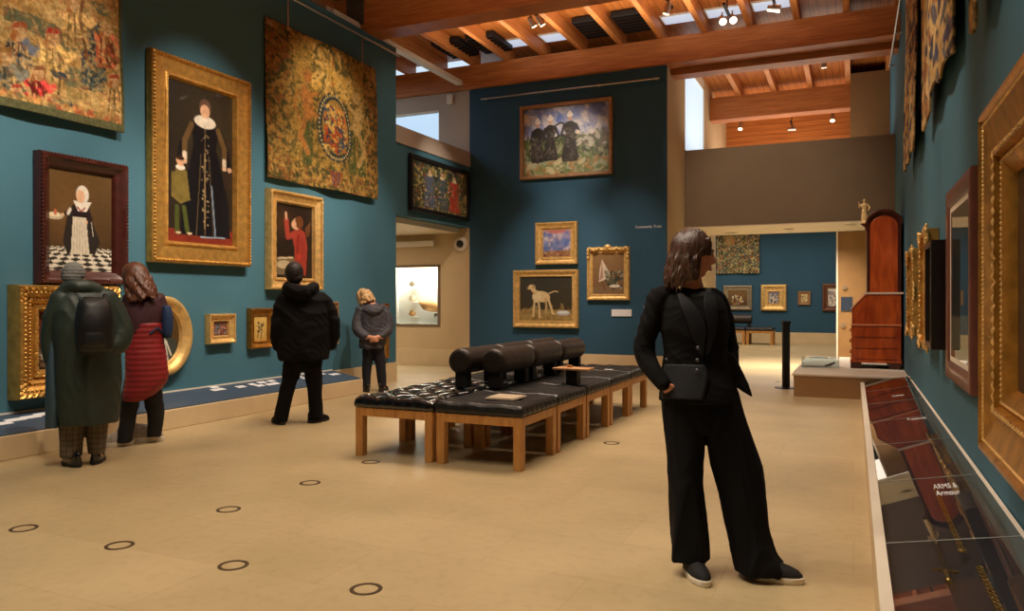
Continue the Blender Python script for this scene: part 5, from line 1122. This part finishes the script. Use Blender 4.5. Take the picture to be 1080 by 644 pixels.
# blazer
mb = MB()
mb.torso(f.sec([(423, 694, 777, .0, .15), (405, 695, 775, .0, .14), (385, 697, 770, .005, .12), (366, 699, 768, .0, .115), (345, 695, 769, .0, .12), (325, 694, 766, .0, .105), (315, 697, 761, .0, .088), (308, 703, 755, .01, .068), (303, 712, 748, .015, .055)]), n=36)
mb.limb(f.lim([(704, 309, -.01, .042), (694, 314.5, -.02, .057), (688, 332, -.025, .055), (681, 350, -.03, .053), (677, 366, -.03, .053), (680, 380, -.05, .050), (689, 394, -.09, .044), (699, 406, -.12, .037)]), 18)
mb.limb(f.lim([(751, 311, .02, .042), (756, 319, .05, .055), (763, 342, .08, .054), (768, 366, .1, .05), (771, 388, .08, .045), (772, 398, .07, .04)]), 18)
# tail blown out to the right
pts = [(766, 370), (774, 374), (781, 388), (788, 402), (793, 417), (786, 413), (778, 408), (768, 404)]
mb.prism([(f.p(u, v)[0], f.p(u, v)[2]) for u, v in pts], 'y', -.03, .05)
def fd(co, no):
    sl = np.clip((f.p(700, 300)[0] - co[:, 0]) / .05, 0, 1); return .0022 * np.sin(co[:, 2] * 85 + co[:, 0] * 95 + 2.4 * np.sin(co[:, 1] * 22 + co[:, 2] * 9)) * sl
BLAZ = fuse(mb, 'blazer', BLK, T, .0055, 4, folds=[(.0045, 8, 8, 10, 1.3), (.0015, 25, 25, 32, 2.)], disp=fd)
def front(rows, name, m, par, off=.012, nx=14, thick=.006, ybase=None):
    """cloth laid over the front of the chest: rows (v, uL, uR, ry, uc, halfwidth px)"""
    R_ = smoothpath(np.array(rows, float), 4); rs = []; mb_ = MB(); vs = []; W_ = nx + 1
    for v, a, b, ry, uc, hw in R_:
        for i in range(W_):
            u = a + (b - a) * i / nx; q = min(.97, abs(u - uc) / hw); y = -ry * (1 - q ** 2.3) ** (1 / 2.3) - off; vs.append(f.p(u, v, y))
    mb_.add(vs, [(j * W_ + i, j * W_ + i + 1, (j + 1) * W_ + i + 1, (j + 1) * W_ + i) for j in range(len(R_) - 1) for i in range(nx)])
    o = mb_.build(name, m, par, smooth=True); sd = o.modifiers.new('t', 'SOLIDIFY'); sd.thickness = thick; sd.offset = 0; return o
front([(385, 700, 743, .121, 734, 39), (396, 697, 747, .132, 735, 40), (410, 696, 745, .142, 735, 41), (422.5, 696, 741, .149, 735, 42)], 'lower_front_panel', mat('charcoal_navy_cloth', (21, 23, 28), .8, var=.08, scale=40, bump=.1, bscale=300), BLAZ, .006, thick=.003)
front([(308, 713, 719, .075, 731, 24), (325, 718, 735, .105, 731, 36), (345, 726, 745, .118, 732, 37), (365, 734, 743, .115, 733, 36), (376, 738, 741, .118, 733, 36)], 'lapel', mat('lapel_satin', (17, 17, 20), .6, var=.1, spec=.25), BLAZ, .016)
front([(305, 745, 749, .065, 731, 24), (320, 742, 757, .10, 731, 36), (340, 746, 757, .118, 732, 37), (362, 746, 752, .115, 733, 36), (374, 744, 747, .118, 733, 36)], 'lapel', mat('lapel_satin', (17, 17, 20), .6, var=.1, spec=.25), BLAZ, .016)
for (u, v) in ((736, 367), (735.5, 380), (735, 391)):
    q = f.p(u, v, -.147); MB().lathe([(.001, 0), (.009, 0), (.010, .004), (.001, .006)], n=14).build('button', mat('jet_button', (70, 70, 76), .12, coat=.8), BLAZ, smooth=True).matrix_local = Matrix.Translation(q) @ Matrix.Rotation(PI / 2, 4, 'X')
q = f.p(702, 380, -.125); MB().ball(q, .008, 10, 6).build('button', mat('jet_button', (70, 70, 76), .12, coat=.8), BLAZ, smooth=True)
# trousers
mb = MB()
mb.torso(f.sec([(592, 706.5, 748, -.03, .105), (570, 706, 747, -.025, .10), (540, 706, 744, -.02, .095), (505, 705, 741, -.015, .09), (475, 703, 743, -.01, .095), (445, 699, 747, 0, .10), (415, 698, 752, 0, .11), (400, 700, 750, 0, .105)]), n=30)
mb.torso(f.sec([(599, 776, 823, -.0, .115), (592, 775, 826, .0, .115), (578, 772, 817, .01, .11), (555, 767, 810, .015, .10), (525, 760, 808, .02, .095), (495, 752, 805, .02, .095), (465, 744, 795, .01, .10), (435, 735, 784, .0, .105), (412, 726, 777, .0, .11), (400, 728, 772, 0, .105)]), n=30)
mb.torso(f.sec([(455, 718, 778, 0, .085), (435, 700, 782, 0, .105), (415, 699, 776, 0, .11), (396, 702, 771, 0, .105), (388, 704, 768, 0, .10)]), n=30)
fuse(mb, 'trousers', BLK2, T, .0065, 3, folds=[(.009, 16, 16, 3.2, .7), (.003, 34, 34, 9, 1.9)])
shoe(f, 734, 605, -.10, math.radians(-66), .25, .10, mat('black_canvas', (16, 15, 16), .8), M_WHSOLE)
shoe(f, 815, 603, -.02, math.radians(-8), .275, .10, mat('black_canvas', (16, 15, 16), .8), M_WHSOLE)

def simple_person(f, hm, skin, J, hk=1., vox=.008):
    mb = MB(); head(mb, hm, hk, 40, 28)
    for L in J['limbs']: mb.limb(f.lim(L), 12, 4)
    mb.torso(f.sec(J['torso']), n=20)
    for h_ in J.get('hands', []): hand(mb, *h_)
    return fuse(mb, 'body', skin, f.t, vox, 2)

# ---------- person in the long green coat
f = Fig(90, 489, 'person in a long green coat with a black backpack and grey hat, from behind'); T = f.t
hc = f.p(77.5, 294, .08); HM = rotm(hc, math.radians(8), math.radians(-24))
w_ = Vector(f.p(95, 366, -.10))
simple_person(f, HM, SKIN2, dict(torso=[(440, 70, 112, 0, .11), (400, 66, 116, 0, .12), (350, 60, 120, 0, .12), (325, 60, 118, 0, .11), (312, 72, 106, .02, .08), (305, 80, 96, .03, .06)],
    limbs=[[(86, 315, .03, .055), (81, 305, .06, .05), (78, 296, .08, .05)], [(62, 322, 0, .05), (56, 350, 0, .045), (62, 372, -.04, .04)], [(118, 322, 0, .05), (128, 350, 0, .045), (112, 366, -.10, .03), (97, 366, -.12, .026)],
           [(78, 435, 0, .08), (77, 465, 0, .055), (76, 485, 0, .04)], [(102, 435, 0, .08), (102, 462, 0, .055), (103, 482, 0, .04)]],
    hands=[(w_, (-.9, 0, -.35), (0, -1, 0), .95, .45, 1)]))
GRN = mat('dark_green_waxed', (38, 50, 42), .55, var=.12, scale=12, bump=.1, bscale=120); TEAL = mat('slate_blue_lining', (54, 78, 92), .6, var=.1)
mb = MB(); mb.torso(f.sec([(446, 62, 125, 0, .24), (430, 58, 127, 0, .24), (400, 56, 129, 0, .235), (370, 55, 127, 0, .22), (345, 53, 126, 0, .20), (325, 55, 124, 0, .17), (314, 62, 116, .0, .13), (306, 74, 102, .03, .10), (302, 80, 96, .04, .08)]), n=36)
mb.limb(f.lim([(64, 316, 0, .09), (57, 335, 0, .09), (54, 355, 0, .085), (57, 374, -.02, .08), (61, 384, -.02, .07)]), 16)
mb.limb(f.lim([(112, 316, 0, .09), (122, 332, 0, .09), (129, 350, -.02, .085), (124, 364, -.07, .075), (112, 368, -.11, .06)]), 16)
mb.limb(f.lim([(62, 312, .0, .05), (74, 304, -.02, .06), (86, 303, -.05, .065), (98, 305, -.03, .06), (106, 309, .0, .05)]), 14)   # hood roll
CO = fuse(mb, 'coat', GRN, T, .011, 4, folds=[(.012, 7, 7, 2.4, .4), (.004, 18, 18, 9, 1.1)])
mb = MB(); mb.torso(f.sec([(448, 49, 63, -.02, .10), (420, 49, 64, -.02, .12), (385, 49, 62, -.02, .11), (355, 51, 62, 0, .09)]), n=20)
fuse(mb, 'side_panel', TEAL, CO, .01, 3, folds=[(.006, 14, 14, 3, .9)])
mb = MB(); mb.torso(f.sec([(373, 85, 116, -.27, .05), (367, 80, 120, -.29, .09), (345, 78, 120, -.30, .11), (323, 81, 118, -.27, .09), (313, 88, 112, -.24, .05)]), n=26)
BP = fuse(mb, 'backpack', mat('black_nylon', (16, 17, 19), .5, var=.15, bump=.1), T, .010, 3, folds=[(.004, 14, 14, 12, 2)])
mb = MB(); mb.torso(f.sec([(368, 88, 110, -.36, .03), (362, 86, 112, -.375, .045), (350, 87, 111, -.37, .04), (346, 90, 108, -.35, .02)]), n=18)
fuse(mb, 'front_pocket', mat('black_nylon', (16, 17, 19), .5), BP, .009, 3)
for uu in (86, 111): MB().tube([f.p(uu, 322, -.22), f.p(uu, 311, -.10), f.p(uu - 1, 307, .02)], .018, 8, .4).build('shoulder_strap', mat('black_nylon', (16, 17, 19), .5), BP, smooth=True)
mb = MB(); mb.ball(tuple(HM @ Vector((0, -.014, .036))), (.092, .106, .104), 24, 14); mb.ball(tuple(HM @ Vector((0, -.05, -.01))), (.074, .06, .06), 20, 12)
fuse(mb, 'hat', mat('grey_knit', (108, 108, 104), .95, var=.25, scale=60, bump=.5, bscale=120), T, .008, 2, disp=lambda co, no: .0025 * np.sin(co[:, 2] * 220))
PLD = mat('checked_wool', (104, 92, 74), .9, var=.15, scale=30); nn = PLD.node_tree.nodes; ll = PLD.node_tree.links; pp = nn['Principled BSDF']; s0 = pp.inputs['Base Color'].links[0].from_socket
tcn = nn.new('ShaderNodeTexCoord'); last = s0
for dr_ in ('X', 'Z'):
    wv_ = nn.new('ShaderNodeTexWave'); wv_.bands_direction = dr_; wv_.inputs['Scale'].default_value = 7; wv_.inputs['Distortion'].default_value = 0; ll.new(tcn.outputs['Object'], wv_.inputs[0])
    rp = nn.new('ShaderNodeValToRGB'); rp.color_ramp.elements[0].position = .06; rp.color_ramp.elements[0].color = (.72, .68, .64, 1); rp.color_ramp.elements[1].position = .22; ll.new(wv_.outputs[0], rp.inputs[0])
    mm = nn.new('ShaderNodeMixRGB'); mm.blend_type = 'MULTIPLY'; mm.inputs[0].default_value = 1; ll.new(last, mm.inputs[1]); ll.new(rp.outputs[0], mm.inputs[2]); last = mm.outputs[0]
ll.new(last, pp.inputs['Base Color'])
mb = MB(); mb.torso(f.sec([(480, 64, 86, 0, .105), (460, 63, 88, 0, .11), (435, 62, 90, 0, .12)]), n=20); mb.torso(f.sec([(478, 93, 112, .0, .10), (460, 91, 114, 0, .105), (435, 90, 116, 0, .12)]), n=20); mb.torso(f.sec([(442, 66, 114, 0, .11), (425, 66, 114, 0, .11)]), n=20)
fuse(mb, 'trousers', PLD, T, .010, 2, folds=[(.006, 14, 14, 5, 1)])
BSH = mat('black_polished', (12, 11, 12), .2, coat=.6)
shoe(f, 76, 489, -.02, math.radians(112), .27, .11, BSH, M_BLACK); shoe(f, 103, 486, .04, math.radians(75), .27, .11, BSH, M_BLACK)

# ---------- woman with the red skirt coat
f = Fig(147, 469, 'woman with long brown hair, maroon jacket and red quilted skirt, blue bag on her back'); T = f.t
hc = f.p(143, 292, .02); HM = rotm(hc, math.radians(-40), math.radians(-22))
simple_person(f, HM, SKIN2, dict(torso=[(400, 140, 166, 0, .10), (360, 136, 166, 0, .11), (330, 134, 168, 0, .11), (318, 138, 166, 0, .09), (310, 146, 158, .0, .06)],
    limbs=[[(152, 316, 0, .055), (148, 306, 0, .05), (145, 296, .02, .05)], [(138, 322, .05, .05), (131, 345, .08, .04), (130, 365, .12, .035)], [(164, 322, 0, .05), (168, 345, .0, .04), (160, 362, .1, .03)],
           [(145, 400, .02, .07), (136, 430, 0, .05), (131, 460, 0, .035)], [(160, 400, 0, .07), (165, 432, .05, .05), (162, 459, .05, .035)]]))
mb = MB(); mb.torso(f.sec([(352, 130, 172, 0, .16), (335, 129, 172, 0, .16), (320, 131, 171, .0, .14), (311, 138, 165, 0, .11), (306, 144, 160, 0, .08)]), n=30)
mb.limb(f.lim([(138, 316, .05, .075), (130, 335, .09, .07), (127, 352, .12, .065), (130, 366, .14, .05)]), 14); mb.limb(f.lim([(166, 316, 0, .075), (171, 335, .0, .07), (168, 352, .05, .065), (160, 360, .12, .05)]), 14)
fuse(mb, 'jacket', mat('maroon_cloth', (58, 22, 30), .75, var=.12, bump=.1), T, .010, 3, folds=[(.007, 9, 9, 12, 1.6)])
mb = MB(); mb.torso(f.sec([(421, 130, 152, .0, .13), (414, 130, 166, 0, .17), (400, 132, 177, 0, .185), (380, 132, 176, 0, .18), (360, 132, 173, 0, .165), (345, 131, 172, 0, .16), (338, 133, 170, 0, .15)]), n=34)
fuse(mb, 'quilted_skirt', mat('red_quilting', (138, 30, 32), .55, var=.12, bump=.1), T, .010, 3, folds=[(.005, 9, 9, 4, 1.2)], disp=lambda co, no: .005 * np.abs(np.sin(co[:, 2] * 62)) )
mb = MB(); mb.torso(f.sec([(465, 123, 139, .0, .065), (440, 126, 144, 0, .07), (415, 128, 150, 0, .09), (395, 132, 156, 0, .10)]), n=18)
mb.torso(f.sec([(461, 155, 170, .08, .065), (440, 155, 174, .05, .07), (418, 150, 172, .03, .09), (395, 146, 170, 0, .10)]), n=18)
fuse(mb, 'trousers', mat('black_leggings', (14, 14, 18), .7), T, .009, 3, folds=[(.004, 14, 14, 14, 1.)])
HB = mat('auburn_hair', (92, 52, 32), .45, var=.4, scale=30, stretch=(1, 1, .2), bump=.4)
mb = MB(); mb.ball(tuple(HM @ Vector((0, -.012, .014))), (.092, .11, .126), 22, 14); locks(mb, HM, math.radians(60), math.radians(300), 34, .26, .018, .095, .112, .132, .25, 4, .01, .014, .5)
fuse(mb, 'hair', HB, T, .007, 1)
mb = MB(); mb.torso(f.sec([(357, 172, 181, -.03, .07), (350, 170, 183, -.03, .09), (332, 170, 183, -.03, .09), (322, 171, 180, -.03, .07)]), n=20)
BG = fuse(mb, 'bag', mat('blue_canvas_bag', (26, 52, 92), .7, var=.15, bump=.1), T, .008, 3)
MB().tube([f.p(173, 352, -.08), f.p(166, 346, -.16), f.p(158, 352, -.17)], .014, 8, .5).tube([f.p(174, 324, -.02), f.p(170, 314, .0), f.p(164, 311, .06)], .014, 8, .5).build('bag_strap', mat('blue_canvas_bag', (26, 52, 92), .7), BG)
TRN = mat('pale_trainer', (170, 158, 142), .6, var=.25, scale=25)
shoe(f, 124, 469, .02, math.radians(190), .28, .105, TRN, M_WHSOLE).scale = (1, 1, 1.5); shoe(f, 156, 463, .15, math.radians(-12), .29, .105, TRN, M_WHSOLE).scale = (1, 1, 1.5)

# ---------- man in black
f = Fig(317, 446, 'man in a black hooded jacket and black trousers standing with feet apart, seen from behind'); T = f.t
hc = f.p(310, 290, .03); HM = rotm(hc, math.radians(-12), math.radians(-5))
simple_person(f, HM, SKIN2, hk=1.08, J=dict(torso=[(376, 305, 335, 0, .10), (350, 300, 340, 0, .11), (325, 299, 342, 0, .10), (312, 302, 338, 0, .09), (304, 310, 326, .0, .07)],
    limbs=[[(316, 310, .0, .065), (312, 302, .01, .06), (311, 294, .02, .058)], [(299, 316, 0, .055), (294, 340, 0, .045), (298, 365, .05, .04)], [(343, 316, 0, .055), (348, 340, 0, .045), (342, 365, .05, .04)],
           [(311, 378, 0, .07), (302, 410, 0, .065), (296, 436, 0, .045)], [(327, 378, 0, .07), (332, 410, 0, .065), (335, 436, 0, .045)]]))
JK = mat('matt_black_jacket', (14, 13, 13), .85, var=.15, bump=.1, spec=.2)
mb = MB(); mb.torso(f.sec([(379, 294, 347, 0, .19), (370, 292, 349, 0, .19), (350, 293, 348, 0, .17), (330, 294, 348, 0, .15), (316, 296, 345, 0, .12), (308, 303, 336, .0, .10), (301, 309, 328, .0, .08)]), n=34)
mb.limb(f.lim([(301, 314, 0, .075), (296, 326, 0, .08), (293, 345, 0, .075), (293, 364, .03, .065)]), 16); mb.limb(f.lim([(340, 314, 0, .075), (347, 326, 0, .08), (352, 345, 0, .075), (350, 364, .03, .065)]), 16)
mb.limb(f.lim([(303, 303, .0, .06), (309, 306, -.09, .07), (317, 309, -.12, .08), (326, 306, -.09, .07), (332, 303, .0, .06)]), 14)
fuse(mb, 'jacket', JK, T, .012, 3, folds=[(.010, 7, 7, 9, 1.), (.004, 18, 18, 20, 2.)])
mb = MB(); mb.torso(f.sec([(444, 288, 303, .0, .085), (420, 293, 308, 0, .08), (400, 297, 315, 0, .095), (380, 299, 322, 0, .11), (370, 300, 322, 0, .12)]), n=20)
mb.torso(f.sec([(441, 326, 341, .0, .085), (420, 325, 340, 0, .08), (400, 322, 340, 0, .095), (380, 317, 340, 0, .11), (370, 318, 340, 0, .12)]), n=20); mb.torso(f.sec([(392, 304, 336, 0, .12), (366, 299, 342, 0, .145)]), n=20)
fuse(mb, 'trousers', JK, T, .011, 3, folds=[(.006, 10, 10, 9, 1.4)])
DH = mat('dark_brown_hair', (30, 22, 18), .6, var=.3, scale=40, bump=.4)
mb = MB(); mb.ball(tuple(HM @ Vector((0, -.016, .026))), (.102, .116, .126), 22, 14); mb.ball(tuple(HM @ Vector((0, -.06, -.035))), (.084, .055, .07), 18, 10); fuse(mb, 'hair', DH, T, .008, 1, folds=[(.0025, 60, 60, 50, 1)])
shoe(f, 294, 446, .04, math.radians(112), .30, .11, JK, M_BLACK); shoe(f, 336, 443, .06, math.radians(38), .30, .11, JK, M_BLACK)

# ---------- woman in grey coat, hands clasped behind
f = Fig(394, 412.5, 'fair-haired woman in a dark grey coat with hands clasped behind her back'); T = f.t
hc = f.p(385, 314, .10); HM = rotm(hc, math.radians(-25), math.radians(-26), math.radians(-14))
wl = Vector(f.p(390.5, 355, -.215)); wr = Vector(f.p(398.5, 355, -.215))
simple_person(f, HM, SKIN2, dict(torso=[(365, 383, 403, 0, .11), (345, 382, 405, 0, .12), (330, 381, 405, 0, .12), (323, 386, 401, .02, .08), (319, 389, 397, .04, .06)],
    limbs=[[(391, 326, .02, .06), (388, 320, .06, .055), (386, 315, .09, .055)], [(381, 328, 0, .05), (377, 342, -.04, .045), (384, 354, -.16, .035), (389.5, 355.3, -.21, .028)], [(404, 328, 0, .05), (408, 342, -.04, .045), (404, 354, -.16, .035), (399.5, 355.3, -.21, .028)],
           [(389, 368, 0, .085), (387, 390, 0, .06), (386, 408, 0, .045)], [(399, 368, 0, .085), (402, 390, 0, .06), (404, 407, 0, .045)]],
    hands=[(wl, (.8, -.25, -.35), (0, -1, .1), .95, .7, 1), (wr, (-.8, -.2, -.4), (0, -1, .1), .95, .7, -1)]))
GC2 = mat('charcoal_anorak', (62, 60, 66), .7, var=.12, bump=.1)
mb = MB(); mb.torso(f.sec([(367, 379, 406, 0, .19), (355, 379, 408, 0, .19), (342, 379, 408, 0, .17), (330, 379, 407, 0, .15), (324, 383, 404, .02, .12), (320, 387, 399, .03, .10)]), n=30)
mb.limb(f.lim([(381, 328, 0, .09), (377, 338, -.03, .085), (377, 347, -.08, .08), (383, 353, -.15, .065), (386.5, 354.5, -.185, .05)]), 14); mb.limb(f.lim([(404, 328, 0, .09), (408.5, 338, -.03, .085), (408.5, 347, -.08, .08), (404, 353, -.15, .065), (401.5, 354.5, -.185, .05)]), 14)
mb.limb(f.lim([(383, 325, -.02, .05), (389, 327, -.11, .065), (395, 328.5, -.13, .07), (400, 326, -.09, .06), (403, 323, .0, .05)]), 12)
fuse(mb, 'coat', GC2, T, .011, 3, folds=[(.009, 8, 8, 9, .6), (.004, 20, 20, 24, 2.)])
mb = MB(); mb.torso(f.sec([(409, 381.5, 390.5, .0, .07), (390, 382, 392, 0, .08), (372, 382, 395, 0, .11), (362, 383, 396, 0, .12)]), n=18); mb.torso(f.sec([(408, 399, 408, .0, .07), (390, 396.5, 407, 0, .08), (372, 393, 406, 0, .11), (362, 392, 405, 0, .12)]), n=18)
fuse(mb, 'trousers', mat('dark_denim', (22, 24, 34), .8, var=.15), T, .010, 3, folds=[(.006, 12, 12, 9, 1.2)])
BL = mat('blonde_hair', (190, 152, 104), .5, var=.4, scale=30, stretch=(1, 1, .3), bump=.5)
mb = MB(); mb.ball(tuple(HM @ Vector((0, -.02, .02))), (.088, .10, .114), 20, 14); locks(mb, HM, math.radians(60), math.radians(300), 22, .11, .019, .096, .114, .130, .12, 6, .01, .01, .6)
fuse(mb, 'hair', BL, T, .009, 1, folds=[(.012, 26, 26, 16, 1.3)])
shoe(f, 385.5, 412.5, .0, math.radians(108), .26, .105, BSH, M_BLACK); shoe(f, 404.5, 411, .04, math.radians(60), .26, .105, BSH, M_BLACK)
